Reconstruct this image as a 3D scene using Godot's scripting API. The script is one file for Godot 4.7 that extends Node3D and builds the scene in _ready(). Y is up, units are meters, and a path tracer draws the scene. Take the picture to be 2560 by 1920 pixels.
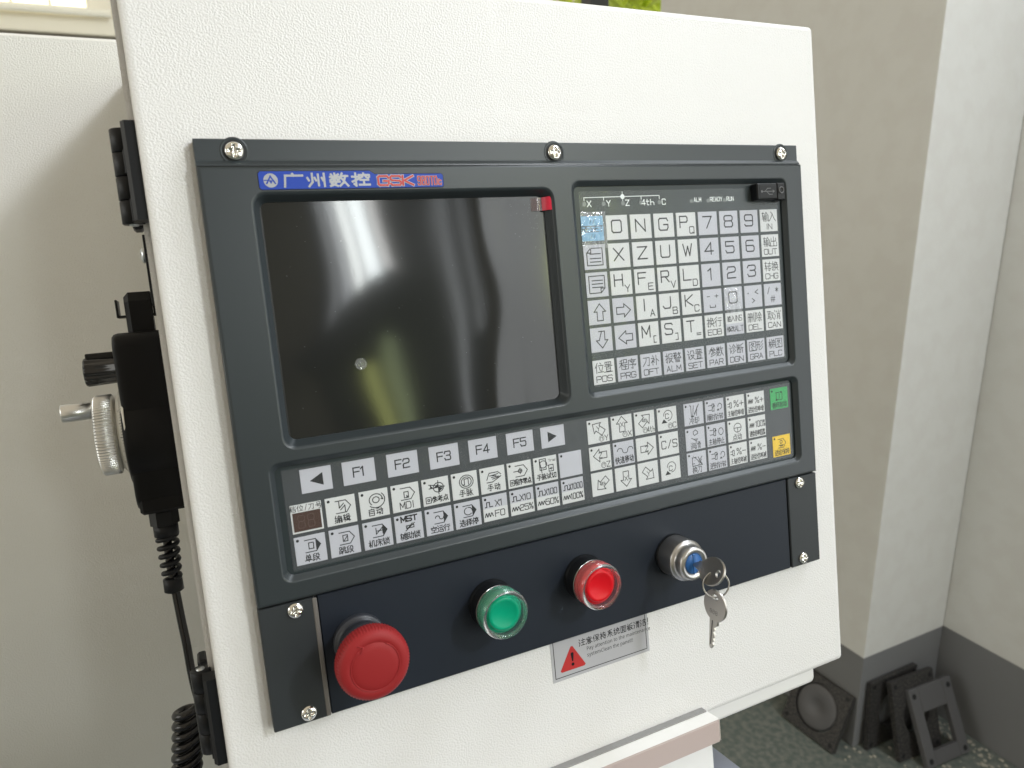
extends Node3D
# The control box is laid out in millimetres in its own leaning frame: x to the right, y up the panel, z out of the panel.
# frame() turns that into the world, where y is up.
const MM := 0.001
const LEAN := 10.0
# the narrow panes behind the camera: place along the wall, width, bottom, top, light, colour
const REAR_PANES := [
	[0.76, 0.035, 1.94, 2.9, 1.0, Color(0.9, 0.94, 1.0)], [0.84, 0.06, 1.98, 2.9, 2.2, Color(0.9, 0.95, 1.0)], [0.935, 0.085, 2.03, 2.9, 7.5, Color(0.95, 1.0, 0.98)],
	[1.06, 0.115, 2.1, 2.9, 8.5, Color(0.93, 1.0, 1.0)], [1.17, 0.045, 2.17, 2.9, 5.0, Color(1.0, 0.98, 0.95)], [0.97, 0.06, 1.32, 1.8, 2.0, Color(0.72, 0.75, 0.25)],
	[1.07, 0.07, 1.32, 1.9, 1.0, Color(0.6, 0.72, 0.5)], [1.445, 0.03, 1.35, 2.8, 1.6, Color(0.9, 0.95, 1.0)], [1.56, 0.025, 1.9, 2.8, 1.2, Color(0.9, 0.95, 1.0)]]
var used := {}
var mats := {}
const HOOD_TOP := 1579.0
var frame_xf := Transform3D(Basis(Vector3.RIGHT, deg_to_rad(-LEAN)), Vector3(0, 1.45, 0))

# strokes on a 16 x 16 grid (hexadecimal digits, y down); "@" places a component in a box, "o" a circle, "~" an arc, "!" a filled shape
const PARTS := {
	"扌": "04f4 909f4d 0af7", "亻": "f007 848f", "讠": "3083 06868efa", "氵": "30b3 06a9 1fc9", "木": "05f5 808f 850c 85fc",
	"车": "12e2 7038e8 0bfb 858f", "刂": "323b c0cf8e", "土": "15e5 808d 0dfd", "纟": "8025b51bea 0ffd", "钅": "6005 43f3 27d7 1beb 878ffc",
	"月": "202a0f 20d0df9f 25d5 2ada", "辶": "1032 06363c0f 3c7fff", "口": "00f0ff0f00", "日": "00f0ff0f00 07f7", "又": "01d17b0f 34ff",
	"攵": "5006 33f3 b37b0f 46ff", "页": "00f0 8064 242b 24e4eb 867b0f 9cff", "罒": "00f0ff0f00 505f a0af", "王": "01f1 17e7 0efe 818e",
}
const GLYPHS := {
	"输": "@车006f a066 a0f6 85c5 @月67af c7cd f6ffde", "入": "83590f 4083baff", "出": "808f 2227d7d2 090ffff9",
	"转": "@车006f 83f3 77f7 c09bebbe 8dbf", "换": "@扌005f 9065 82d2b5 7a75e5ea 5afa a6aa6f baff", "行": "5004 5409 373f 82f2 76f6 c6cf9f",
	"插": "@扌005f e072 54f4 a1af 666ffff6 6a8a dafa", "修": "@亻004f 636c a074 92d277 93f7 d78a e98d fb7f", "改": "01616606 060e6b @攵70ff",
	"删": "110f 11414f 61919f 615f 07b7 @刂b0ff", "除": "101f 115135592b b066 b0f6 85d5 69f9 b5bf9e 8b6e dbfe", "取": "0181 212c 616f 2565 2969 0d8b @又83ff",
	"消": "@氵003f a0a5 5174 f1d4 @月66ef", "位": "@亻004f 90b2 54f4 769c e6be 5efe", "置": "@罒20d4 16f6 8488 @日48ce 0fff",
	"程": "6012 0575 424f 460b 467a @口80e5 78f8 8beb 6fff b8bf", "序": "7082 12f2 120f 44d497 65a8 39f9db 999f6e", "刀": "12d2cf9e 72680f",
	"补": "3052 04640b 373f 7659 376b a0af a5f9", "报": "@扌005f 717f 71e1e5b5 78e8bc7f 9aff", "警": "0171 2023 5053 2306 247467 @口2548 @攵90f8 19f9 3bdb @口4dcf",
	"设": "@讠005f 717456 71d1d5f5 78e8bc5f 89ff", "参": "8043c3 b1d4 15f5 730a 86fa a76a c95c ec4f", "数": "0474 4048 1123 7153 4408 4478 381c6f 694d0f 0a8a @攵80ff",
	"诊": "@讠005f a056 a0f6 b487 c78b ea7f", "断": "101e8e 515c 2686 2234 8264 562a 568a f0a2 a2a98f a7f7 d7df", "图": "00f0ff0f00 6236 63b34a 54c9 6a8b 5d9e",
	"形": "0181 0686 212a0f 616f f0a4 f59a fa9f", "梯": "@木005f 7082 d0b2 63e3e66669f9ed a3af a95f", "档": "@木005f a0a5 6184 f1d4 67e7ef6f 6beb",
	"号": "@口40b5 07f7 574adacf8f", "编": "@纟005f 90a1 72e2e575 725f 878f 87f7ffef 8bfb a7af d7df", "辑": "@车006f @口80d4 66f6 868d d6df 89d9 8bdb 6dfd",
	"自": "8062 22d2df2f22 26d6 2ada", "动": "1171 0585 451c7b 697d 84e4dfbe b0b77f", "回": "00f0ff0f00 @口55aa", "考": "22c2 7076 06f6 e10c 79d7 675bdbcf8f",
	"点": "8085 82d2 @口35da 2c0f 5c6f 9caf dcff", "手": "c031 25d5 09f9 818f5e", "脉": "@月005f 90b1 73a3af8e 67975d e4b7 a6ff", "零": "21d1 8186 0603f3f6 3454 3656 a4c4 a6c6 871b 87fb 6aaa 3dcd9f",
	"试": "@讠005f 64f4 b0ccff d0f2 78a8 888d 6eac", "切": "0765 313e7b 82f2efbe b2a96f", "单": "4062 b092 @日33ca 838f 0cfc", "段": "6022 222f 2555 2959 0e7c 919476 91d1d5f5 88e8bc7f 99ff",
	"跳": "@口1055 353d 3969 080e 0e6c 90986f c0cefefb 6385 6a98 f2d5 c7fa", "机": "@木005f 81886f 81c1cefefc", "床": "7082 12f2 120f 36f6 939f 973d 97ff",
	"锁": "@钅005f b0b4 7183 f1d3 757b 75e5eb b7ac6f bcff", "辅": "@车005f 63f3 d0f1 b0bf 757f 75f5ffdf 78f8 7bfb", "助": "111d 11616c 1565 1969 0e8c 94f4efce b0b88f",
	"空": "7082 1513f3e5 6427 94d7 39d9 898e 1efe", "运": "@辶00ff 71d1 55f5 a57bdb c8fd", "选": "@辶00ff 8064 73e3 a0a7 57f7 975d b7bcfcfa", "择": "@扌005f 71e1a567 82f7 79e9 5cfc a7af",
	"停": "@亻004f a0b1 52f2 @口74e7 5a58f8fa 7bdb abaf8e", "快": "303f 0408 4466 73d3d8 58f8 a0a95f a9ff", "速": "@辶00ff 62e2 a0ad @口74d8 a86d a8fd", "移": "6012 0575 424f 460b 467a b074 92e287 a4c5 c67b b8f87f bacc",
	"冷": "1143 0e47 a056 a0f6 85b5 68e8bc 8acf", "却": "1272 4047 0686 461d7c 597f a1af a1f1fada", "顺": "101a0f 424c 707f @页90ff", "时": "@日015e 74f4 d0dfae 87ab", "针": "@钅006f 76f6 b0bf",
	"主": "7082 23d3 28d8 0efe 838e", "轴": "@车006f @口74ef b0bf 79e9", "倍": "@亻004f a0b1 62f2 7386 e3c6 56f6 @口79ef", "率": "8082 02f2 8255a5 a459b8 1426 0947 f4d6 c7f9 0bfb 8a8f",
	"增": "@土025d 8092 d0b2 @口73e8 b3b8 @日8adf", "进": "@辶00ff 63f3 58f8 90986d d0dd", "给": "@纟005f a056 a0f6 85c5 @口79df", "润": "@氵003f 5071 535f 82f2ffdf 75c5 78d8 7cdc a5ac",
	"滑": "@氵003f 7470d0d4 a2d2 a2a4 5654f4f6 @月76ef", "止": "808e 87d7 353e 0efe", "逆": "@辶00ff 7082 e0c2 53f3 6568e8e5 a3a96d", "减": "0122 0e37 434a2f 43f3 65a5 @口67ab b0c9ff e68f d0f2",
	"循": "5004 5409 373f e072 725f 85f5 b2b7 @日97ff 9bfb", "环": "@王015d 61f1 b15a b4bf c6fa", "起": "1262 3035 0575 454d 4878 280f 2b6fff 92e2e6969bfbf9", "保": "@亻004f @口71e5 58f8 a5af a96e a9fe",
	"持": "@扌005f 72e2 a0a5 56f6 59f9 d7dfae 8bad", "注": "@氵003f a0b2 63f3 68e8 5efe a3ae", "意": "7081 22d2 05f5 @日47bb 1d0f 4c5fbfbd 7c9d dcfe", "系": "d032 824595 b439d8 a6e9 898f 4b1e bbef",
	"统": "@纟005f a0b2 63f3 a377d7 c4f8 8a5f b8befefc", "面": "01f1 8164 14e4ef1f14 545f a4af 58a8 5bab", "板": "@木005f e072 72785f 76e6bc7f 89ff", "清": "@氵003f 61f1 73e3 55f5 a0a5 @月77ef", "洁": "@氵003f 62f2 a0a6 66e6 @口79ef",
	"广": "7082 12f2 120f", "州": "0518 404a1f 6578 919e c5d8 e0ef", "控": "@扌005f a0a2 6462f2f4 9466 c4e6 78e8 a8ae 6efe",
	"A": "0f70ef 3aba", "B": "00c0e2e5c707 c7f9fdef0f00", "C": "f3d020020d2fdffc", "D": "00c0f3fccf0f00", "E": "f0000fff 07d7", "F": "f0000f 07d7", "G": "f3d020020d2fdffcf888", "H": "000f f0ff 07f7", "I": "808f",
	"J": "f0fcdf3f0c", "K": "000f f018 49ff", "L": "000fff", "M": "0f008bf0ff", "N": "0f00fff0", "O": "20d0f2fddf2f0d0220", "P": "0f00d0f2f6d808", "Q": "20d0f2fddf2f0d0220 adff", "R": "0f00d0f2f6d808 88ff", "S": "f2d020020527d8fafddf2f0d",
	"T": "00f0 808f", "U": "000d2fdffdf0", "V": "008ff0", "W": "004f83bff0", "X": "00ff f00f", "Y": "0088f0 888f", "Z": "00f00fff", "0": "20d0f2fddf2f0d0220", "1": "33808f", "2": "0320d0f2f5d7280a0fff", "3": "0320d0f2f5d7fafddf2f0c 57d7",
	"4": "bfb00bfb", "5": "f00006d6f8fddf2f0c", "6": "e1d020020d2fdffdf9d707", "7": "00f06f", "8": "270502 0220d0f2f5d7270a0d2fdffdfad7", "9": "0d2fdffdf2d020020628f8", "%": "f00f @口0055 @口aaff", "+": "838d 18f8", "-": "28d8", "<": "d228dd", ">": "32d83d",
	".": "7d9d9f7f7d", "*": "828e 35db d53b", "/": "d03f", "#": "503f c0af 05f5 0afa", "=": "16f6 1afa", "[": "c0505fcf", "]": "30b0bf3f", "_": "0a0ffffa", "!": "808a 8e8f", "t": "505d7fcf 15d5", "h": "101f 1847c7faff", "r": "161f 1946d6", "i": "878f 8384",
	"a": "26d6f8ff2f0d2bfb", "l": "808f", "c": "f836270d2fdffd",
	# pictures on the operation keys
	"page 1": "40f0ff0f0440 4044 0444 35d5 39d9 3cdc", "page 2": "00f0fbbf0f00 bffb bfbb bbfb 34d4 37d7 3ada",
	"arrow 0": "80e7b7bf5f572780", "arrow 1": "8f28588050b0b8e88f", "arrow 2": "f882858585050b8b8ef8", "arrow 3": "088e8bfbf5858208",
	"left": "!08f0ff", "right": "!00f80f", "icon long wave": "~39308 ~99380 ~f9308", "icon ring": "o886", "icon zigzag": "0d232d434d636d838da3adc3",
	"icon edit": "22b2f8be2e 5995 6ba7 5953 a7ad", "icon auto": "o883 ~8860a ~888a2 !e6f9c8", "icon mdi": "22b2f8be2e @口569c !799b7c", "icon reference": "o985 04f8 919f !994899 08f8 !989894 !99e99d !144818 !989dd9 !984894",
	"icon handwheel": "o885 o887 5b6b65a5ab", "icon hand": "0b2634c4f7 3757a8 09 57c6 59d9 6bca 0e6ef9", "icon zero": "22b2f8be2e o782 0898 757b !18487", "icon trial": "002f @口007c o464 @口a8ff 98f8 bcec !bcdade",
	"icon single": "22b2f8be2e !b2f8be @口559b", "icon skip": "22b2f8be2e @口559b 6a96", "icon machine lock": "22b2f8be2e !b2f8be 58b8 555b b5bb 5bb5 5bb5 555bb5bb", "icon aux lock": "4848 2666 1eb3 1ee3 26d6 2ada 2a26 dad6", "icon dry": "22b2f8be2e !b2f8be ~58208 ~98280",
	"icon stop": "22b2f8be2e !b2f8be ~78404 ~78459 ~7849e", "icon pulse": "0d3d3393 93 9d fd 939d 9dfd", "icon wave": "0c25354c5c75859cacc5d5fc", "icon arrow": "80f797 f7b7 b7bf bf4f 4f47 4707 0780", "icon turn": "~975c8 !4a1e8e",
	"icon coolant": "10313f 71715f f08b d28d 3f7f c4be 6e4e", "icon oil": "8042456786b5b380 1a5cac ea 5c8f ac8f 8f8f", "icon tool": "0444ff0f04 2222 6444 f49b e89f 94ff 4848 08 1c3c", "icon spindle": "0464 0b6b 626d 62929d 9d6d 92a5a6 9469", "icon springs": "0c2343 2c43 4c63 4c6383 6c83 8ca3 acc3 0c23",
	"icon spindle small": "05450 4a 0a5a 5353 535d 53939d 9d5d", "icon jog": "o886 28e8 888e", "icon cycle": "3323d3 d3dd dd3d 3d33 !d3b1b5 !d9b9f9 8b85 !4f4b1d", "icon hold": "22b2f8be2e o762 3b5a5c7a7c9a9cba", "icon delta": "o887 5b55b5b5bb", "icon origin": "o883 080888",
}


func frame(x := 0.0, y := 0.0, z := 0.0, own := Basis()) -> Transform3D:
	return frame_xf * Transform3D(own, Vector3(x, y, z) * MM)


# ---------------------------------------------------------------- materials
func noise_tex(freq: float, oct: int, size: int, sd: int, kind := FastNoiseLite.TYPE_SIMPLEX_SMOOTH, ramp: Gradient = null) -> NoiseTexture2D:
	var n := FastNoiseLite.new()
	n.noise_type = kind
	n.frequency = freq
	n.fractal_octaves = oct
	n.seed = sd
	var t := NoiseTexture2D.new()
	t.width = size
	t.height = size
	t.seamless = true
	t.noise = n
	if ramp:
		t.color_ramp = ramp
	return t


func ramp2(a: Color, b: Color, lo := 0.0, hi := 1.0) -> Gradient:
	var g := Gradient.new()
	g.offsets = PackedFloat32Array([lo, hi])
	g.colors = PackedColorArray([a.linear_to_srgb(), b.linear_to_srgb()])
	return g


func mat(called: String, c: Color, rough := 0.5, metal := 0.0, spec := 0.5) -> StandardMaterial3D:
	var m := StandardMaterial3D.new()
	m.resource_name = called
	m.albedo_color = c.linear_to_srgb()
	m.roughness = rough
	m.metallic = metal
	m.metallic_specular = spec
	mats[called] = m
	return m


func relief(m: StandardMaterial3D, tex: Texture2D, metres: float, depth_mm: float) -> void:
	m.heightmap_enabled = true
	m.heightmap_texture = tex
	m.heightmap_scale = depth_mm * 0.1
	m.uv1_triplanar = true
	m.uv1_scale = Vector3.ONE / metres


func coat(m: StandardMaterial3D, amount: float, rough: float) -> void:
	m.clearcoat_enabled = true
	m.clearcoat = amount
	m.clearcoat_roughness = rough


# ---------------------------------------------------------------- shapes: millimetres in, faces given counter-clockwise from outside
class Shape:
	var st := SurfaceTool.new()
	var n := 0
	var lift := 0.0
	func _init() -> void:
		st.begin(Mesh.PRIMITIVE_TRIANGLES)
		flat()
	func flat() -> void:
		st.set_smooth_group(-1)
	func smooth(g := 0) -> void:
		st.set_smooth_group(g)
	func tri(a: Vector3, b: Vector3, c: Vector3) -> void:
		st.add_vertex(a * 0.001)
		st.add_vertex(c * 0.001)
		st.add_vertex(b * 0.001)
		n += 1
	func quad(a: Vector3, b: Vector3, c: Vector3, d: Vector3) -> void:
		tri(a, b, c)
		tri(a, c, d)
	func poly(p: Array, out: Vector3) -> void:
		var nn: Vector3 = (p[1] - p[0]).cross(p[2] - p[0])
		if nn.dot(out) < 0:
			p = p.duplicate()
			p.reverse()
		for i in range(1, p.size() - 1):
			tri(p[0], p[i], p[i + 1])
	func box(lo: Vector3, hi: Vector3, bev := 0.0, xf := Transform3D()) -> void:
		var mid := (lo + hi) * 0.5
		var h := (hi - lo) * 0.5
		bev = minf(bev, minf(h.x, minf(h.y, h.z)) * 0.95)
		var at := func(s: Vector3, axis: int) -> Vector3:
			var v := h - Vector3.ONE * bev
			v[axis] = h[axis]
			return xf * (mid + v * s)
		for a in 3:
			var b := (a + 1) % 3
			var c := (a + 2) % 3
			for sa in [-1.0, 1.0]:
				var f := []
				for k in [[-1.0, -1.0], [1.0, -1.0], [1.0, 1.0], [-1.0, 1.0]]:
					var s := Vector3.ZERO
					s[a] = sa
					s[b] = k[0]
					s[c] = k[1]
					f.append(at.call(s, a))
				var o := Vector3.ZERO
				o[a] = sa
				poly(f, xf.basis * o)
				if bev > 0:
					for sb in [-1.0, 1.0]:
						var e := []
						for k in [[-1.0, a], [1.0, a], [1.0, b], [-1.0, b]]:
							var s := Vector3.ZERO
							s[a] = sa
							s[b] = sb
							s[c] = k[0]
							e.append(at.call(s, k[1]))
						o = Vector3.ZERO
						o[a] = sa
						o[b] = sb
						poly(e, xf.basis * o)
		if bev > 0:
			for sx in [-1.0, 1.0]:
				for sy in [-1.0, 1.0]:
					for sz in [-1.0, 1.0]:
						var s := Vector3(sx, sy, sz)
						poly([at.call(s, 0), at.call(s, 1), at.call(s, 2)], xf.basis * s)
	# (radius, height) pairs from the back round the outside to the front
	func lathe(prof: Array, xf := Transform3D(), seg := 40, wave := 0.0, teeth := 0) -> void:
		for i in prof.size() - 1:
			for j in seg:
				var q := []
				for k in [[i, j], [i, j + 1], [i + 1, j + 1], [i + 1, j]]:
					var t: float = TAU * float(k[1] % seg) / seg
					var r: float = prof[k[0]][0]
					if teeth > 0 and prof[k[0]].size() > 2:
						r += wave * cos(t * teeth)
					q.append(xf * Vector3(r * cos(t), r * sin(t), prof[k[0]][1]))
				if prof[i][0] < 0.001:
					tri(q[0], q[2], q[3])
				elif prof[i + 1][0] < 0.001:
					tri(q[0], q[1], q[2])
				else:
					quad(q[0], q[1], q[2], q[3])
	func tube(path: Array, rad: float, seg := 10, closed := false, caps := true) -> void:
		var m := path.size()
		var rings := []
		var up := Vector3.ZERO
		for i in m:
			var a: Vector3 = path[(i - 1 + m) % m] if closed or i > 0 else path[i]
			var b: Vector3 = path[(i + 1) % m] if closed or i < m - 1 else path[i]
			var d := (b - a).normalized()
			if up == Vector3.ZERO:
				up = d.cross(Vector3(0.31, 0.52, 0.79)).normalized()
			up = (up - d * up.dot(d)).normalized()
			var side := d.cross(up)
			var ring := []
			for j in seg:
				var t := TAU * j / seg
				ring.append(path[i] + (up * cos(t) + side * sin(t)) * rad)
			rings.append(ring)
		for i in (m if closed else m - 1):
			var p: Array = rings[i]
			var q: Array = rings[(i + 1) % m]
			for j in seg:
				var k := (j + 1) % seg
				quad(p[j], p[k], q[k], q[j])
		if caps and not closed:
			poly(rings[0], path[0] - path[1])
			poly(rings[m - 1], path[m - 1] - path[m - 2])
	# outline in x and y, pulled from z0 to z1 with a chamfer at the front
	func prism(pts: Array, z0: float, z1: float, bev := 0.0, xf := Transform3D()) -> void:
		var p := PackedVector2Array(pts)
		if Geometry2D.is_polygon_clockwise(p):
			p.reverse()
		var top := p
		if bev > 0:
			var ins := PackedVector2Array()
			for i in p.size():
				var e0 := (p[i] - p[(i - 1 + p.size()) % p.size()]).normalized()
				var e1 := (p[(i + 1) % p.size()] - p[i]).normalized()
				var n0 := Vector2(-e0.y, e0.x)
				var n1 := Vector2(-e1.y, e1.x)
				ins.append(p[i] + (n0 + n1) * bev / maxf(0.35, 1.0 + n0.dot(n1)))
			top = ins
		var ix := Geometry2D.triangulate_polygon(p)
		for i in range(0, ix.size(), 3):
			var f := []
			var g := []
			for k in 3:
				var t2: Vector2 = top[ix[i + k]]
				var b2: Vector2 = p[ix[i + k]]
				f.append(xf * Vector3(t2.x, t2.y, z1))
				g.append(xf * Vector3(b2.x, b2.y, z0))
			poly(f, xf.basis.z)
			poly(g, -xf.basis.z)
		for i in p.size():
			var j := (i + 1) % p.size()
			var zb := z1 - bev
			quad(xf * Vector3(p[i].x, p[i].y, z0), xf * Vector3(p[j].x, p[j].y, z0), xf * Vector3(p[j].x, p[j].y, zb), xf * Vector3(p[i].x, p[i].y, zb))
			if bev > 0:
				quad(xf * Vector3(p[i].x, p[i].y, zb), xf * Vector3(p[j].x, p[j].y, zb), xf * Vector3(top[j].x, top[j].y, z1), xf * Vector3(top[i].x, top[i].y, z1))
	func loft(loops: Array, out := true) -> void:
		for i in loops.size() - 1:
			var p: Array = loops[i]
			var q: Array = loops[i + 1]
			for j in p.size():
				var k := (j + 1) % p.size()
				if out:
					quad(p[j], p[k], q[k], q[j])
				else:
					quad(p[k], p[j], q[j], q[k])
	func line(a: Vector2, b: Vector2, w: float, z: float) -> void:
		lift += 0.0006
		var d := (b - a)
		d = d.normalized() * w * 0.5 if d.length() > 0.001 else Vector2(w * 0.5, 0)
		var s := Vector2(-d.y, d.x)
		var p := [a - d - s, b + d - s, b + d + s, a - d + s]
		var zz := z + lift
		quad(Vector3(p[0].x, p[0].y, zz), Vector3(p[1].x, p[1].y, zz), Vector3(p[2].x, p[2].y, zz), Vector3(p[3].x, p[3].y, zz))
	func disc(c: Vector2, r: float, z: float, seg := 20) -> void:
		lift += 0.0006
		for i in seg:
			var a := TAU * i / seg
			var b := TAU * (i + 1) / seg
			tri(Vector3(c.x, c.y, z + lift), Vector3(c.x + r * cos(a), c.y + r * sin(a), z + lift), Vector3(c.x + r * cos(b), c.y + r * sin(b), z + lift))
	func mesh(m: Material, onto: ArrayMesh = null) -> ArrayMesh:
		st.generate_normals()
		var a: ArrayMesh = st.commit(onto) if onto else st.commit()
		a.surface_set_material(a.get_surface_count() - 1, m)
		return a


func hx(s: String, i: int) -> float:
	return float(s.substr(i, 1).hex_to_int())


# draws one figure into the box whose top left corner is "at"
func figure(sh: Shape, what: String, at: Vector2, size: Vector2, w: float, z: float) -> void:
	for t in what.split(" ", false):
		if t[0] == "@":
			var o := Vector2(hx(t, 2), hx(t, 3)) / 15.0
			var e := Vector2(hx(t, 4), hx(t, 5)) / 15.0
			figure(sh, PARTS[t[1]], at + Vector2(o.x * size.x, -o.y * size.y), Vector2((e.x - o.x) * size.x, (e.y - o.y) * size.y), w, z)
			continue
		var p := []
		if t[0] == "o" or t[0] == "~":
			var c := Vector2(hx(t, 1), hx(t, 2))
			var a0 := 0.0
			var a1 := TAU
			if t[0] == "~":
				a0 = hx(t, 4) * TAU / 16.0
				a1 = hx(t, 5) * TAU / 16.0
				if a1 <= a0:
					a1 += TAU
			for i in 17:
				var g := lerpf(a0, a1, i / 16.0)
				p.append(c + Vector2(cos(g), -sin(g)) * hx(t, 3))
		else:
			var k := 1 if t[0] == "!" else 0
			while k + 1 < t.length():
				p.append(Vector2(hx(t, k), hx(t, k + 1)))
				k += 2
		for i in p.size():
			p[i] = at + Vector2(p[i].x / 15.0 * size.x, -p[i].y / 15.0 * size.y)
		if t[0] == "!":
			if p.size() >= 3:
				sh.lift += 0.0006
				sh.poly([Vector3(p[0].x, p[0].y, z + sh.lift), Vector3(p[1].x, p[1].y, z + sh.lift), Vector3(p[2].x, p[2].y, z + sh.lift)], Vector3.BACK)
		else:
			for i in p.size() - 1:
				sh.line(p[i], p[i + 1], w, z)


# a line of writing centred on c; latin letters are "asp" times as wide as high
func write(sh: Shape, s: String, c: Vector2, h: float, w: float, z: float, asp := 0.75, squeeze := 1.0) -> void:
	var adv := []
	var total := 0.0
	for ch in s:
		var cjk := ch.unicode_at(0) > 0x2000
		var width := h * squeeze if cjk else (h * asp * (0.35 if ch in ".!Iil1" else 1.0))
		adv.append(width)
		total += width
	var gap := h * (0.2 if squeeze == 1.0 else 0.1)
	total += gap * (s.length() - 1)
	var x := c.x - total * 0.5
	for i in s.length():
		var ch := s[i]
		var width: float = adv[i]
		if GLYPHS.has(ch):
			var full := width if not (ch in ".!Iil1") else h * asp
			figure(sh, GLYPHS[ch], Vector2(x + width * 0.5 - full * 0.5, c.y + h * 0.5), Vector2(full, h), w, z)
		x += width + gap


# lettering in a system font, lying in the x-y plane, starting at x0
func type_text(sh: Shape, s: String, x0: float, y0: float, cap: float, z: float, squeeze := 1.0, depth := 0.0, bold := false) -> float:
	var f := SystemFont.new()
	f.font_names = PackedStringArray(["Droid Sans"])
	if bold:
		f.font_weight = 700
	var t := TextMesh.new()
	t.font = f
	t.text = s
	t.font_size = 64
	t.pixel_size = 0.01
	t.curve_step = 2.0
	t.depth = 0.001
	t.horizontal_alignment = HORIZONTAL_ALIGNMENT_LEFT
	t.vertical_alignment = VERTICAL_ALIGNMENT_BOTTOM
	var k := cap / 0.457 * MM
	var arr := t.get_mesh_arrays()
	var v: PackedVector3Array = arr[Mesh.ARRAY_VERTEX]
	var ix: PackedInt32Array = arr[Mesh.ARRAY_INDEX]
	var low := 1e9
	for p in v:
		low = minf(low, p.y)
	var dz := depth if depth > 0 else 0.01
	for i in range(0, ix.size(), 3):
		for j in 3:
			var p: Vector3 = v[ix[i + j]]
			sh.st.add_vertex(Vector3(x0 * MM + p.x * k * squeeze, y0 * MM + p.y * k, (z + (dz if p.z > 0.0 else 0.0)) * MM))
	return t.get_aabb().size.x * k * squeeze / MM


func rrect(x0: float, y0: float, x1: float, y1: float, r: float, n := 6) -> Array:
	var out := []
	var c := [Vector2(x1 - r, y1 - r), Vector2(x0 + r, y1 - r), Vector2(x0 + r, y0 + r), Vector2(x1 - r, y0 + r)]
	for k in 4:
		for i in n + 1:
			var t := (k + float(i) / n) * PI / 2
			out.append(c[k] + Vector2(cos(t), sin(t)) * r)
	return out


func at_z(p: Array, z: float) -> Array:
	return p.map(func(q): return Vector3(q.x, q.y, z))


# ---------------------------------------------------------------- objects
func numbered(called: String) -> String:
	if not used.has(called):
		used[called] = 0
		return called
	used[called] += 1
	return "%s_%03d" % [called, used[called]]


func tag(o: Node3D, label: String, category: String, group := "") -> void:
	o.set_meta("label", label)
	o.set_meta("category", category)
	if group:
		o.set_meta("group", group)


func thing(called: String, label: String, category: String, xf := Transform3D(), group := "") -> Node3D:
	var o := Node3D.new()
	o.name = numbered(called)
	add_child(o)
	o.transform = xf
	tag(o, label, category, group)
	return o


func part(called: String, m: Mesh, parent: Node, label := "", at := Vector3.ZERO) -> MeshInstance3D:
	var o := MeshInstance3D.new()
	o.name = called
	o.mesh = m
	o.position = at * MM
	parent.add_child(o, true)
	if label:
		o.set_meta("label", label)
	return o


func single(called: String, m: Mesh, label: String, category: String, xf := Transform3D(), group := "") -> MeshInstance3D:
	var o := MeshInstance3D.new()
	o.name = numbered(called)
	o.mesh = m
	add_child(o)
	o.transform = xf
	tag(o, label, category, group)
	return o


func struct(called: String, m: Mesh, xf := Transform3D()) -> MeshInstance3D:
	var o := MeshInstance3D.new()
	o.name = numbered(called)
	o.mesh = m
	add_child(o)
	o.transform = xf
	o.set_meta("kind", "structure")
	return o


func simple_box(lo: Vector3, hi: Vector3, m: Material, bev := 0.0) -> ArrayMesh:
	var s := Shape.new()
	s.box(lo, hi, bev)
	return s.mesh(m)


func sub(p: Array, b: Vector3) -> Array:
	return p.map(func(q): return q - b)


# ---------------------------------------------------------------- keys: a proud plate with its print, one mesh of two materials
func key(parent: Node, x: float, y: float, w: float, h: float, z: float, m: Material, items: Array, dot := false, lower: Material = null, label := "") -> void:
	var s := Shape.new()
	if lower:
		s.box(Vector3(0, -h * 0.5, 0), Vector3(w, 0, 0.28), 0.1)
	else:
		s.box(Vector3(0, -h, 0), Vector3(w, 0, 0.28), 0.1)
	var a := s.mesh(m)
	if lower:
		s = Shape.new()
		s.box(Vector3(0, -h, 0), Vector3(w, -h * 0.5, 0.275), 0.1)
		a = s.mesh(lower, a)
	s = Shape.new()
	if dot:
		s.disc(Vector2(1.9, -2.0), 0.85, 0.29, 14)
	for it in items:
		if it[0] == "t":
			write(s, it[1], Vector2(it[2], -it[3]), it[4], (it[6] if it.size() > 6 else it[4] * 0.105) * 1.25, 0.29, it[5], it[7] if it.size() > 7 else 1.0)
		else:
			figure(s, GLYPHS[it[1]], Vector2(it[2], -it[3]), Vector2(it[4], it[5]), it[6] * 1.25 if it.size() > 6 else 0.55, 0.29)
	if s.n > 0:
		a = s.mesh(mats.ink, a)
	part("key", a, parent, label, Vector3(x, y, z))


func screw_mesh(r: float, hgt: float, turn: float, m: Material) -> ArrayMesh:
	var s := Shape.new()
	s.smooth()
	var n := 22
	var top := func(i: int, j: int) -> Vector3:
		var u := Vector2(i / float(n) * 2.0 - 1.0, j / float(n) * 2.0 - 1.0)
		# square to disc
		var d := Vector2(u.x * sqrt(1.0 - u.y * u.y * 0.5), u.y * sqrt(1.0 - u.x * u.x * 0.5))
		var q := d.rotated(turn) * r
		var z := hgt * (0.25 + 0.75 * sqrt(maxf(0.0, 1.0 - d.length_squared() * 0.97)))
		var ax := absf(q.x)
		var ay := absf(q.y)
		var arm := minf(maxf(ax / (r * 0.16), ay / (r * 0.6)), maxf(ay / (r * 0.16), ax / (r * 0.6)))
		z -= hgt * 0.55 * (1.0 - smoothstep(0.75, 1.25, arm))
		return Vector3(q.x, q.y, z)
	for i in n:
		for j in n:
			s.quad(top.call(i, j), top.call(i + 1, j), top.call(i + 1, j + 1), top.call(i, j + 1))
	s.smooth(1)
	s.lathe([[r, -0.5], [r, hgt * 0.38]], Transform3D(), 28)
	return s.mesh(m)


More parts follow.
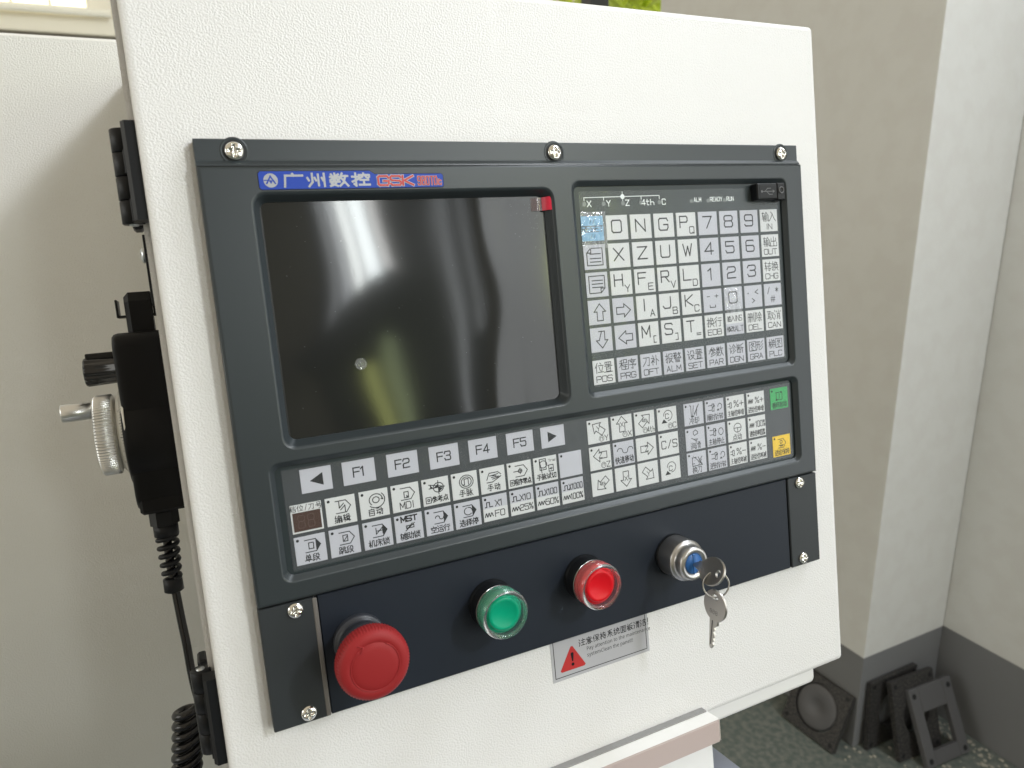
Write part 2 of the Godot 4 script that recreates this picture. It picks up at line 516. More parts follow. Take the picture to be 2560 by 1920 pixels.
func cell(s: Shape, X0: float, Y0: float, X1: float, Y1: float, loop: Array, z: float, n := 6) -> void:
	var outer := []
	var r0 := [Vector2(X1, Y1), Vector2(X0, Y1), Vector2(X0, Y0), Vector2(X1, Y0)]
	for k in 4:
		for i in n + 1:
			var q: Vector2 = loop[k * (n + 1) + i]
			var a: Vector2 = loop[k * (n + 1)]
			var b: Vector2 = loop[k * (n + 1) + n]
			var u := float(i) / n
			var c: Vector2 = r0[k]
			var pa := Vector2(c.x, a.y) if k % 2 == 0 else Vector2(a.x, c.y)
			var pb := Vector2(b.x, c.y) if k % 2 == 0 else Vector2(c.x, b.y)
			var p := pa.lerp(c, u * 2.0) if u <= 0.5 else c.lerp(pb, u * 2.0 - 1.0)
			outer.append(Vector3(p.x, p.y, z))
			q = q
	s.loft([outer, at_z(loop, z)])


func window_walls(s: Shape, x0: float, y0: float, x1: float, y1: float, r: float, prof: Array) -> void:
	var loops := []
	for p in prof:
		loops.append(at_z(rrect(x0 + p[0], y0 + p[0], x1 - p[0], y1 - p[0], maxf(0.6, r - p[0] * 0.6)), p[1]))
	s.smooth(2)
	s.loft(loops.slice(0, loops.size() - 2))
	s.smooth(3)
	s.loft(loops.slice(loops.size() - 3, loops.size() - 1))
	s.smooth(4)
	s.loft(loops.slice(loops.size() - 2, loops.size()))


func _ready() -> void:
	# camera, air, light -------------------------------------------------------------
	var cam := Camera3D.new()
	cam.name = "camera"
	add_child(cam)
	var lens_attr := CameraAttributesPhysical.new()
	lens_attr.frustum_focal_length = 12.0 / tan(atan(960.0 / 1772.25))
	lens_attr.exposure_aperture = 10.0
	lens_attr.frustum_focus_distance = 0.47
	lens_attr.frustum_near = 0.05
	lens_attr.frustum_far = 60.0
	cam.attributes = lens_attr
	var right := Vector3(0.902458, -0.094322, 0.420325)
	var down := Vector3(-0.129622, -0.989972, 0.056152)
	var ahead := Vector3(0.410814, -0.105158, -0.905634)
	cam.transform = frame_xf * Transform3D(Basis(right, -down, -ahead), Vector3(-17.63, -87.42, 401.35) * MM)
	cam.current = true

	var env := Environment.new()
	env.background_mode = Environment.BG_COLOR
	env.background_color = Color(0.585, 0.515, 0.395).linear_to_srgb()
	env.tonemap_mode = Environment.TONE_MAPPER_LINEAR
	env.tonemap_exposure = 1.0
	env.sdfgi_enabled = true
	env.ssao_enabled = true
	env.ssil_enabled = true
	var we := WorldEnvironment.new()
	we.name = "world_environment"
	we.environment = env
	add_child(we)

	# the daylight comes through high workshop windows: on the right wall, and on the wall behind the photographer; two fill lamps are added
	window_light(Vector3(1.735, 3.21, 2.3), Vector3(-1, -0.3, -0.45), Vector2(0.55, 0.42), 6.9, Color(0.92, 0.95, 1.0))
	window_light(Vector3(1.735, 3.3, 0.15), Vector3(-1, -0.3, -0.4), Vector2(1.2, 0.9), 4.4, Color(0.86, 0.93, 1.0))
	for q in REAR_PANES:
		window_light(Vector3(q[0], (q[2] + q[3]) * 0.5, 3.58), Vector3(0, 0, -1), Vector2(q[1], q[3] - q[2]), q[4] * q[1] * (q[3] - q[2]), q[5])
	window_light(Vector3(-5.0, 2.6, -0.2), Vector3(1, -0.15, 0), Vector2(4.0, 2.0), 4.0, Color(1.0, 0.95, 0.82))  # added fill lamp from the left, brightens the walls on the right
	window_light(Vector3(1.735, 1.95, 3.08), Vector3(-1, 0, 0), Vector2(0.68, 1.7), 0.5, Color(0.93, 0.96, 1.0))
	window_light(Vector3(1.735, 2.1, 2.62), Vector3(-1, 0, 0), Vector2(0.2, 0.9), 0.9, Color(0.75, 0.85, 0.3))
	window_light(Vector3(1.735, 1.5, 1.55), Vector3(-1, 0, 0), Vector2(1.7, 1.6), 0.35, Color(0.95, 0.97, 1.0))  # added lamp on the side wall, gives the panels sheen and fill

	make_materials()
	build_room()
	build_machine()
	build_cabinet()
	build_unit()
	build_button_plate()
	build_buttons()
	build_keys()
	build_pendant()
	build_cable()
	build_label()


func window_light(at: Vector3, towards: Vector3, size: Vector2, energy: float, c: Color) -> void:
	var l := AreaLight3D.new()
	l.name = numbered("window_light")
	l.area_size = size
	l.area_normalize_energy = true
	l.light_energy = energy
	l.light_color = c.linear_to_srgb()
	l.shadow_enabled = true
	l.area_range = 12.0
	l.area_attenuation = 2.0
	add_child(l)
	l.look_at_from_position(at, at + towards, Vector3.UP)


func make_materials() -> void:
	var peel := noise_tex(0.045, 2, 1024, 11)
	var m := mat("white_paint", Color(0.80, 0.795, 0.79), 0.34)
	relief(m, peel, 0.075, 0.25)
	m = mat("hood_paint", Color(0.80, 0.795, 0.76), 0.3)
	relief(m, peel, 0.09, 0.34)
	mat("white_smooth", Color(0.82, 0.82, 0.81), 0.4)
	mat("pink_reflection", Color(0.5, 0.41, 0.385), 0.45)
	mat("blue_grey", Color(0.40, 0.43, 0.52), 0.4)
	var fine := noise_tex(0.09, 2, 512, 5)
	m = mat("bezel_plastic", Color(0.028, 0.036, 0.041), 0.35, 0.0, 0.48)
	relief(m, fine, 0.03, 0.012)
	m = mat("plate_paint", Color(0.011, 0.016, 0.026), 0.5, 0.0, 0.4)
	relief(m, fine, 0.03, 0.025)
	m = mat("end_paint", Color(0.026, 0.031, 0.035), 0.5, 0.0, 0.45)
	relief(m, fine, 0.03, 0.02)
	mat("groove", Color(0.006, 0.007, 0.009), 0.6)
	m = mat("screen_glass", Color(0.017, 0.018, 0.017), 0.075, 0.0, 0.5)
	relief(m, noise_tex(0.005, 1, 512, 3), 0.3, 0.6)
	mat("screen_rim", Color(0.012, 0.013, 0.014), 0.35)
	mat("bright_metal", Color(0.75, 0.76, 0.76), 0.25, 1.0)
	m = mat("membrane", Color(0.028, 0.038, 0.042), 0.28, 0.0, 0.4)
	relief(m, noise_tex(0.01, 2, 512, 8), 0.2, 0.25)
	m = mat("membrane_grey", Color(0.045, 0.051, 0.058), 0.3, 0.0, 0.4)
	relief(m, noise_tex(0.01, 2, 512, 8), 0.2, 0.25)
	for k in [["key_white", Color(0.66, 0.675, 0.69)], ["key_grey", Color(0.53, 0.54, 0.605)], ["key_blue", Color(0.18, 0.45, 0.70)], ["key_green", Color(0.04, 0.38, 0.11)], ["key_yellow", Color(0.84, 0.56, 0.03)]]:
		m = mat(k[0], k[1], 0.36, 0.0, 0.35)
		relief(m, fine, 0.02, 0.02)
	mat("ink", Color(0.012, 0.013, 0.016), 0.5, 0.0, 0.3)
	mat("print_white", Color(0.8, 0.85, 0.85), 0.5)
	mat("lamp_grey", Color(0.17, 0.19, 0.19), 0.4)
	mat("display_brown", Color(0.055, 0.022, 0.014), 0.25)
	m = mat("film", Color(1, 1, 1, 0.05), 0.18, 0.0, 0.28)
	m.albedo_color = Color(0.9, 0.94, 0.96, 0.03)
	m.transparency = BaseMaterial3D.TRANSPARENCY_ALPHA
	relief(m, noise_tex(0.012, 2, 512, 21), 0.15, 0.5)
	mat("black_plastic", Color(0.006, 0.007, 0.009), 0.42, 0.0, 0.38)
	mat("black_gloss", Color(0.007, 0.007, 0.008), 0.14)
	m = mat("black_casting", Color(0.004, 0.004, 0.0045), 0.42, 0.0, 0.32)
	relief(m, fine, 0.02, 0.06)
	mat("plate_blue", Color(0.018, 0.06, 0.40), 0.4, 0.0, 0.35)
	mat("silver_print", Color(0.34, 0.35, 0.37), 0.45, 0.4)
	mat("red_print", Color(0.5, 0.03, 0.03), 0.4)
	m = mat("stop_red", Color(0.30, 0.02, 0.022), 0.5, 0.0, 0.35)
	relief(m, fine, 0.02, 0.02)
	m = mat("lens_green", Color(0.0, 0.33, 0.18), 0.3, 0.0, 0.35)
	m = mat("lens_red", Color(0.66, 0.006, 0.014), 0.3, 0.0, 0.35)
	m = mat("clear_plastic", Color(0.97, 0.99, 0.99, 0.04), 0.05)
	m.transparency = BaseMaterial3D.TRANSPARENCY_ALPHA
	m.refraction_enabled = true
	m.refraction_scale = 0.045
	m = mat("red_tab", Color(0.72, 0.02, 0.06), 0.3)
	m = mat("clear_tab", Color(0.3, 0.18, 0.19, 0.35), 0.15)
	m.transparency = BaseMaterial3D.TRANSPARENCY_ALPHA
	m = mat("satin_steel", Color(0.52, 0.51, 0.5), 0.34, 1.0)
	m = mat("nickel", Color(0.5, 0.48, 0.45), 0.28, 1.0)
	relief(m, noise_tex(0.05, 3, 512, 9), 0.01, 0.05)
	mat("chrome", Color(0.82, 0.81, 0.77), 0.14, 1.0)
	mat("zinc", Color(0.55, 0.58, 0.6), 0.3, 1.0)
	mat("core_blue", Color(0.02, 0.12, 0.36), 0.4)
	mat("aluminium", Color(0.74, 0.74, 0.73), 0.3, 1.0)
	mat("dial_paint", Color(0.62, 0.6, 0.54), 0.45, 0.3)
	m = mat("sticker", Color(0.52, 0.52, 0.55), 0.4, 0.2)
	relief(m, fine, 0.01, 0.015)
	# the workshop
	m = mat("wall_paint", Color(0.74, 0.745, 0.73), 0.75, 0.0, 0.3)
	m.detail_enabled = true
	m.detail_blend_mode = BaseMaterial3D.BLEND_MODE_MUL
	m.detail_albedo = noise_tex(0.012, 4, 512, 31, FastNoiseLite.TYPE_SIMPLEX_SMOOTH, ramp2(Color(0.975, 0.97, 0.965), Color(1, 1, 1), 0.25, 0.6))
	relief(m, noise_tex(0.03, 3, 512, 32), 0.5, 0.25)
	mat("dado_paint", Color(0.21, 0.215, 0.225), 0.6)
	m = mat("floor_paint", Color(1, 1, 1), 0.55)
	m.albedo_texture = noise_tex(0.03, 6, 1024, 41, FastNoiseLite.TYPE_SIMPLEX_SMOOTH, ramp2(Color(0.095, 0.118, 0.108), Color(0.19, 0.2, 0.18), 0.2, 0.85))
	m.uv1_triplanar = true
	m.uv1_scale = Vector3.ONE / 0.7
	m = mat("cast_iron", Color(1, 1, 1), 0.5)
	m.albedo_texture = noise_tex(0.03, 4, 512, 43, FastNoiseLite.TYPE_SIMPLEX_SMOOTH, ramp2(Color(0.022, 0.022, 0.024), Color(0.07, 0.065, 0.06), 0.35, 0.7))
	m.uv1_triplanar = true
	m.uv1_scale = Vector3.ONE / 0.12
	mat("iron_grey", Color(0.1, 0.1, 0.105), 0.5)
	mat("cream_paint", Color(0.85, 0.8, 0.66), 0.6)
	mat("taupe_paint", Color(0.3, 0.27, 0.23), 0.6)
	mat("dark_frame", Color(0.05, 0.055, 0.065), 0.4)
	m = mat("bright_pane", Color(0.9, 0.9, 0.8), 0.4)
	m.emission_enabled = true
	m.emission = Color(1.0, 0.97, 0.72).linear_to_srgb()
	m.emission_energy_multiplier = 1.6
	m = mat("window_glow", Color(0.9, 0.92, 0.95), 0.4)
	m.emission_enabled = true
	m.emission = Color(0.93, 0.97, 1.0).linear_to_srgb()
	m.emission_energy_multiplier = 1.2
	m = mat("leafy_glow", Color(0.5, 0.6, 0.2), 0.5)
	m.emission_enabled = true
	m.emission = Color(0.7, 0.85, 0.25).linear_to_srgb()
	m = mat("sky_glow", Color(0.8, 0.85, 0.9), 0.9)
	m.emission_enabled = true
	m.emission = Color(0.86, 0.93, 0.96).linear_to_srgb()
	m.emission_energy_multiplier = 6.0
	m = mat("leaf", Color(0.36, 0.46, 0.08), 0.5)
	m.vertex_color_use_as_albedo = true
	m.albedo_color = Color.WHITE
	m.backlight_enabled = true
	m.backlight = Color(0.9, 0.95, 0.4)
	mat("bark", Color(0.09, 0.075, 0.055), 0.8)
	mat("display_dim", Color(0.064, 0.025, 0.016), 0.3)
	mat("gap_shade_grey", Color(0.3, 0.3, 0.3), 0.6)
	mat("end_edge", Color(0.16, 0.15, 0.14), 0.35)
	mat("collar_grey", Color(0.03, 0.033, 0.042), 0.4)
	mat("dark_nickel", Color(0.12, 0.115, 0.11), 0.5, 0.6)
	m = mat("film_blister", Color(1, 1, 1), 0.1)
	m.albedo_color = Color(0.95, 0.97, 1.0, 0.12)
	m.transparency = BaseMaterial3D.TRANSPARENCY_ALPHA
	mat("grit", Color(0.4, 0.38, 0.32), 0.8)


# ---------------------------------------------------------------- the workshop (world millimetres)
func build_room() -> void:
	var s := Shape.new()
	s.poly([Vector3(-4000, 0, 5000), Vector3(4500, 0, 5000), Vector3(4500, 0, -4500), Vector3(-4000, 0, -4500)], Vector3.UP)
	struct("floor", s.mesh(mats.floor_paint))
	# right side wall with the window over the trees: a pier wall at x = 1440 and the wall line at x = 1755
	var bands := func(called: String, boxes: Array, label: String) -> void:
		var o := thing(called, label, "wall")
		var a := Shape.new()
		var d := Shape.new()
		for b in boxes:
			var lo: Vector3 = b[0]
			var hi: Vector3 = b[1]
			if lo.y < 200:
				d.box(Vector3(lo.x, lo.y, lo.z), Vector3(hi.x, 271, hi.z), 1)
				lo.y = 271
			a.box(lo, hi, 1)
		part("painted_wall", a.mesh(mats.wall_paint), o)
		if d.n:
			part("dado_band", d.mesh(mats.dado_paint), o)
	bands.call("pier_wall", [[Vector3(1440, 0, -1560), Vector3(1749, 4200, -621)], [Vector3(1440, 0, -2700), Vector3(1690, 1500, -1562)], [Vector3(1440, 2650, -2700), Vector3(1690, 4200, -1562)], [Vector3(1440, 0, -4300), Vector3(1690, 4200, -2702)]], "grey wall on the right with a dark painted foot, jutting out as a square pier")
	bands.call("side_wall", [[Vector3(1751, 0, -1100), Vector3(1990, 2700, 3900)], [Vector3(1751, 4000, -1100), Vector3(1990, 4300, 3900)], [Vector3(1751, 2702, -1100), Vector3(1990, 3998, -500)], [Vector3(1751, 2702, 800), Vector3(1990, 3998, 1900)], [Vector3(1751, 2702, 2880), Vector3(1990, 3998, 3900)]], "beige wall at the right edge with a dark painted foot")
	for k in 2:
		var z0: float = [-500.0, 1900.0][k]
		var z1: float = [800.0, 2880.0][k]
		var w := thing("high_window", ["bluish high window in the side wall beside the machine", "bright high window in the side wall behind the camera"][k], "window", Transform3D(Basis(), Vector3(1.78, 2.7, (z0 + z1) * 0.0005)), "high windows in the side wall")
		var f := Shape.new()
		var h := (z1 - z0) * 0.5
		f.box(Vector3(-20, 2, -h + 2), Vector3(40, 40, h - 2), 2)
		f.box(Vector3(-20, 1260, -h + 2), Vector3(40, 1298, h - 2), 2)
		f.box(Vector3(-20, 40, -h + 2), Vector3(40, 1260, -h + 40), 2)
		f.box(Vector3(-20, 40, h - 40), Vector3(40, 1260, h - 2), 2)
		part("window_frame", f.mesh(mats.dark_frame), w)
		part("window_pane", simple_box(Vector3(0, 40, -h + 40), Vector3(6, 1260, h - 40), mats.window_glow), w)
	# wall behind the photographer with three narrow panes
	var o := thing("rear_wall", "wall behind the camera that the screen mirrors", "wall")
	s = Shape.new()
	s.box(Vector3(-1500, 0, 3650), Vector3(900, 4200, 3890))
	s.box(Vector3(902, 0, 3650), Vector3(1749, 4200, 3890))
	part("painted_wall", s.mesh(mats.taupe_paint), o)
	var rw := thing("rear_window", "dark framed window of narrow panes behind the camera, mirrored in the screen", "window", Transform3D(Basis(), Vector3(1.13, 1.3, 3.62)))
	s = Shape.new()
	s.box(Vector3(-430, 0, 0), Vector3(490, 1650, 26))
	part("window_frame", s.mesh(mats.dark_frame), rw)
	for q in REAR_PANES:
		var x0: float = (q[0] - q[1] * 0.5) * 1000.0 - 1130.0
		var x1: float = (q[0] + q[1] * 0.5) * 1000.0 - 1130.0
		part("window_pane", simple_box(Vector3(x0, q[2] * 1000.0 - 1300.0, -6), Vector3(x1, q[3] * 1000.0 - 1300.0, -1), mats.leafy_glow if q[5].b < 0.6 else mats.window_glow), rw)
	s = Shape.new()
	s.box(Vector3(-420, -75, -60), Vector3(420, 75, 20), 4, Transform3D(Basis(Vector3.BACK, 0.52), Vector3.ZERO))
	single("roof_brace", s.mesh(mats.dark_frame), "dark slanting brace across the window behind the camera", "beam", Transform3D(Basis(), Vector3(0.93, 2.03, 3.5)))
	single("glow_panel", simple_box(Vector3(0, 0, -340), Vector3(6, 1700, 340), mats.window_glow, 1), "pale window blind on the side wall behind the camera", "blind", Transform3D(Basis(), Vector3(1.742, 1.1, 3.08)))
	single("glow_panel", simple_box(Vector3(0, 0, -850), Vector3(6, 1600, 850), mats.window_glow, 1), "wide glowing panel added for sheen and fill on the side wall beside the camera", "blind", Transform3D(Basis(), Vector3(1.742, 0.7, 1.55)))  # unseen glowing panel, added with its lamp for sheen and fill
	single("leafy_window", simple_box(Vector3(0, 0, -100), Vector3(6, 900, 100), mats.leafy_glow, 1), "window with a view of sunlit leaves, in the side wall behind the camera", "window", Transform3D(Basis(), Vector3(1.742, 1.65, 2.62)))
	o = thing("hall_wall", "long workshop wall on the left, outside the picture", "wall")
	s = Shape.new()
	s.box(Vector3(-5300, 0, -2500), Vector3(-5060, 1498, 4500))
	s.box(Vector3(-5300, 3702, -2500), Vector3(-5060, 4200, 4500))
	s.box(Vector3(-5300, 1500, -2500), Vector3(-5060, 3700, -2302))
	s.box(Vector3(-5300, 1500, 1902), Vector3(-5060, 3700, 4500))
	part("painted_wall", s.mesh(mats.wall_paint), o)
	single("added_hall_window", simple_box(Vector3(-6, 0, -2095), Vector3(0, 2196, 2095), mats.window_glow, 1), "long glowing pane added in the left workshop wall to brighten the right walls, outside the picture", "window", Transform3D(Basis(), Vector3(-5.07, 1.502, -0.2)))  # unseen glowing pane, added with its lamp to brighten the right walls
	# the window over the trees in the pier wall
	var tw := thing("garden_window", "window with a dark mullion and green trees outside, above the white box", "window", Transform3D(Basis(), Vector3(1.5, 1.5, -2.131)))
	s = Shape.new()
	s.box(Vector3(-30, 2, -567), Vector3(30, 40, 567), 3)
	s.box(Vector3(-30, 1108, -567), Vector3(30, 1146, 567), 3)
	s.box(Vector3(-30, 40, -567), Vector3(30, 1108, -530), 3)
	s.box(Vector3(-30, 40, 530), Vector3(30, 1108, 567), 3)
	part("window_frame", s.mesh(mats.dark_frame), tw)
	part("mullion", simple_box(Vector3(-40, 42, 58), Vector3(40, 1106, 128), mats.dark_frame, 3), tw)
	# trees and sky outside
	s = Shape.new()
	s.box(Vector3(9000, -500, -9000), Vector3(9100, 4000, 2500))
	struct("sky", s.mesh(mats.sky_glow))
	for k in 4:
		tree(Vector3([3600, 4300, 3300, 5000][k], 0, [-2900, -4300, -3900, -5600][k]), 50 + k, ["yellow green tree outside the window, right of the mullion", "green tree outside the window, left of the mullion", "tree outside the window beside its left frame", "pale tree farthest outside the window"][k])
	# far wall on the left with its window
	o = thing("far_wall", "cream wall far behind the machine at the top left", "wall")
	s = Shape.new()
	s.box(Vector3(-3000, 0, -2800), Vector3(-60, 1978, -2610), 2)
	part("taupe_base", s.mesh(mats.taupe_paint), o)
	s = Shape.new()
	s.box(Vector3(-3000, 1980, -2800), Vector3(-78, 2040, -2590), 4)
	part("cream_band", s.mesh(mats.cream_paint), o)
	s = Shape.new()
	s.box(Vector3(-160, 2042, -2800), Vector3(-78, 3600, -2600), 2)
	s.box(Vector3(-3000, 2700, -2800), Vector3(-162, 3600, -2600), 2)
	part("window_surround", s.mesh(mats.cream_paint), o)
	part("dark_post", simple_box(Vector3(-76, 1980, -2800), Vector3(-40, 3600, -2590), mats.dark_frame, 4), o)
	s = Shape.new()
	s.smooth()
	s.tube([Vector3(-3000, 2046, -2560), Vector3(-1200, 2046, -2560), Vector3(-95, 2046, -2560)], 13, 12)
	part("pipe", s.mesh(mats.cream_paint), o)
	var lw := thing("far_window", "overexposed pale yellow window at the top left corner", "window", Transform3D(Basis(), Vector3(-0.6, 2.06, -2.62)))
	for k in 6:
		part("pane", simple_box(Vector3(442 - 110 * (k + 1), 2, 0), Vector3(432 - 110 * k, 600, 6), mats.bright_pane), lw)
	s = Shape.new()
	for k in 7:
		s.box(Vector3(433 - 110 * k, 2, -6), Vector3(441 - 110 * k, 600, 20), 1)
	part("window_bars", s.mesh(mats.cream_paint), lw)
	part("sliver_pane", simple_box(Vector3(562, -30, 0), Vector3(590, 600, 6), mats.bright_pane), lw)
	# iron plates on the floor in the corner
	var tilt := func(px: Vector3, along: Vector3, up: Vector3) -> Transform3D:
		var x := along.normalized()
		var y := (up - x * up.dot(x)).normalized()
		return Transform3D(Basis(x, y, x.cross(y)), px * MM)
	# 1: square plate with a round boss, leaning on the pier's side
	var p1 := thing("flange_plate", "square iron plate with a round disc leaning on the pier's left side", "plate", tilt.call(Vector3(1372, 1, -790), Vector3(0.06, 0, 1), Vector3(0.42, 1, 0)), "iron plates leaning in the corner")
	flange(p1, 165, 158, 14, 62, true)
	var p2 := thing("flange_plate", "dark iron plate with a round hole leaning on the pier's front", "plate", tilt.call(Vector3(1462, 1, -606), Vector3(1, 0, 0.0), Vector3(0, 1, -0.06)), "iron plates leaning in the corner")
	flange(p2, 175, 196, 12, 52, false)
	var p3 := thing("flange_plate", "iron plate sandwiched behind the front one in the corner", "plate", tilt.call(Vector3(1500, 1, -540), Vector3(1, 0, 0.05), Vector3(0, 1, -0.28)), "iron plates leaning in the corner")
	flange(p3, 150, 205, 14, 46, false)
	var p4 := thing("flange_plate", "front iron plate with a square opening in the corner", "plate", tilt.call(Vector3(1541, 1, -492), Vector3(1, 0, 0.06), Vector3(-0.08, 1, -0.5)), "iron plates leaning in the corner")
	s = Shape.new()
	var z1 := 16.0
	s.box(Vector3(0, 0, 0), Vector3(32, 190, z1), 1.5)
	s.box(Vector3(118, 0, 0), Vector3(150, 190, z1), 1.5)
	s.box(Vector3(32.2, 0, 0), Vector3(117.8, 34, z1 - 0.6), 1.5)
	s.box(Vector3(32.2, 128, 0), Vector3(117.8, 190, z1 - 0.6), 1.5)
	part("plate_body", s.mesh(mats.iron_grey), p4)
	for c in [Vector2(14, 14), Vector2(136, 14), Vector2(14, 172), Vector2(136, 172)]:
		s = Shape.new()
		s.disc(c, 7, z1 + 0.3, 18)
		part("bolt_hole", s.mesh(mats.groove), p4)
	# swept grit along the foot of the walls
	var rng := RandomNumberGenerator.new()
	rng.seed = 77
	s = Shape.new()
	for i in 260:
		var q := Vector3(rng.randf_range(1380, 1745), 0, rng.randf_range(-640, -380)) if i % 2 == 0 else Vector3(1740 - absf(rng.randfn(0, 30)), 0, rng.randf_range(-600, -300))
		if q.x > 1436 and q.z < -618:
			q.z = -600
		var r := rng.randf_range(0.8, 4.0)
		s.box(q + Vector3(-r, 0, -r), q + Vector3(r, r, r * 1.3), r * 0.4)
	var g := struct("floor_grit", s.mesh(mats.grit))
	g.set_meta("kind", "stuff")
	tag(g, "pale crumbs and dust swept into the corner of the floor", "debris")


func flange(o: Node3D, w: float, h: float, t: float, r: float, disc: bool) -> void:
	var s := Shape.new()
	var c := Vector2(w * 0.5, h * 0.5)
	var loop := []
	for p in rrect(c.x - r, c.y - r, c.x + r, c.y + r, r - 0.01, 8):
		loop.append(p)
	cell(s, 0, 0, w, h, loop, t, 8)
	s.loft([at_z(loop, t), at_z(loop, 0)])
	var rim := [Vector2(w, h), Vector2(0, h), Vector2.ZERO, Vector2(w, 0)]
	s.loft([at_z(rim, 0), at_z(rim, t)])
	var back := Shape.new()
	cell(s, 0, 0, w, h, loop, 0, 8)
	part("plate_body", s.mesh(mats.cast_iron), o)
	if disc:
		back.smooth()
		back.lathe([[r - 3, 2], [r - 3, t - 4], [r - 8, t - 2], [20, t - 2], [18, t - 3], [0, t - 3]], Transform3D(Basis(), Vector3(c.x, c.y, 0)), 36)
		part("disc", back.mesh(mats.iron_grey), o)
	for q in [Vector2(13, 13), Vector2(w - 13, 13), Vector2(13, h - 13), Vector2(w - 13, h - 13)]:
		var b := Shape.new()
		b.disc(q, 6, t + 0.3, 16)
		part("bolt_hole", b.mesh(mats.groove), o)


func tree(at: Vector3, sd: int, label: String) -> void:
	var o := thing("tree", label, "tree", Transform3D(Basis(), at * MM), "trees outside the window")
	var s := Shape.new()
	s.smooth()
	var rng := RandomNumberGenerator.new()
	rng.seed = sd
	s.lathe([[130, 0], [90, 800], [60, 2200], [20, 3400]], Transform3D(Basis(Vector3.RIGHT, -PI / 2), Vector3.ZERO), 10)
	part("trunk", s.mesh(mats.bark), o)
	for k in 5:
		var b := Shape.new()
		b.smooth()
		var a := rng.randf() * TAU
		var h := rng.randf_range(1300, 2300)
		b.tube([Vector3(0, h, 0), Vector3(cos(a) * 300, h + 300, sin(a) * 300), Vector3(cos(a) * 900, h + 700, sin(a) * 900)], 26, 6)
		part("limb", b.mesh(mats.bark), o)
	var c := SurfaceTool.new()
	c.begin(Mesh.PRIMITIVE_TRIANGLES)
	c.set_smooth_group(-1)
	for k in 15:
		var u := Vector3(rng.randfn(0, 1), rng.randfn(0, 1), rng.randfn(0, 1)).normalized() * rng.randf_range(0.35, 1.0)
		var cc := Vector3(0, 2.6, 0) + Vector3(u.x * 1.3, u.y * 1.2, u.z * 1.3)
		var tone := rng.randf_range(0.6, 1.3)
		for i in 80:
			var q := cc + Vector3(rng.randfn(0, 0.2), rng.randfn(0, 0.17), rng.randfn(0, 0.2))
			var bs := Basis(Vector3(rng.randfn(0, 1), rng.randfn(0, 1), rng.randfn(0, 1)).normalized(), rng.randf() * TAU)
			var l := rng.randf_range(0.05, 0.1)
			c.set_color(Color(0.75 * tone, 0.82 * tone, 0.22 * tone * rng.randf_range(0.6, 1.6)))
			for p in [Vector3(0, 0, -l), Vector3(l * 0.5, 0.01, 0), Vector3(0, 0, l), Vector3(0, 0, -l), Vector3(0, 0, l), Vector3(-l * 0.5, 0.01, 0)]:
				c.add_vertex(q + bs * p)
	c.generate_normals()
	var me: ArrayMesh = c.commit()
	me.surface_set_material(0, mats.leaf)
	part("crown", me, o)


# ---------------------------------------------------------------- machine and white box
func build_machine() -> void:
	var o := thing("machine_hood", "white textured machine hood to the left, behind the control box", "machine", Transform3D(Basis(), Vector3(-0.4, 0.2, -0.43)))
	var s := Shape.new()
	s.box(Vector3(-1100, -190, -30), Vector3(367, HOOD_TOP - 200, 30), 2.5)
	part("hood_sheet", s.mesh(mats.hood_paint), o)
	s = Shape.new()
	s.box(Vector3(367.5, -190, -30), Vector3(371, HOOD_TOP - 216, 33), 0.5)
	part("corner_strip", s.mesh(mats.white_smooth), o)
	# sliding cover under the box
	o = thing("lower_cover", "white machine cover with a pinkish reflection coloured into its front strip, under the control box", "machine cover", frame(-300, -440, 0))
	s = Shape.new()
	s.poly([Vector3(-600, 40, -4), Vector3(601, 40, -4), Vector3(605, 37, 4), Vector3(-600, 37, 4)], Vector3(0, 1, 1))
	s.poly([Vector3(601, 40, -4), Vector3(605, 37, 4), Vector3(605, 20, 4), Vector3(601, 20, -30), Vector3(601, 40, -30)], Vector3.RIGHT)
	s.poly([Vector3(-600, 40, -4), Vector3(601, 40, -4), Vector3(601, 40, -30), Vector3(-600, 40, -30)], Vector3.UP)
	part("bevelled_edge", s.mesh(mats.white_smooth), o)
	part("painted_gap_shade", simple_box(Vector3(-600, 39.7, -9.6), Vector3(600, 41.0, -4.3), mats.gap_shade_grey), o)  # grey strip stands in for the shade between box and cover
	part("strip", simple_box(Vector3(-600, 19, -10), Vector3(604.6, 36.5, 4.1), mats.pink_reflection, 0.8), o)  # pinkish reflection put into the colour of this face
	part("cover_sheet", simple_box(Vector3(-600, -500, -10), Vector3(600, 18.6, 0.5), mats.white_smooth, 0.8), o)
	single("chip_tray", simple_box(Vector3(-600, -30, -160), Vector3(0, 0, 160), mats.blue_grey, 3), "blue grey tray edge under the white cover at the bottom", "tray", frame(354, -480, -60))


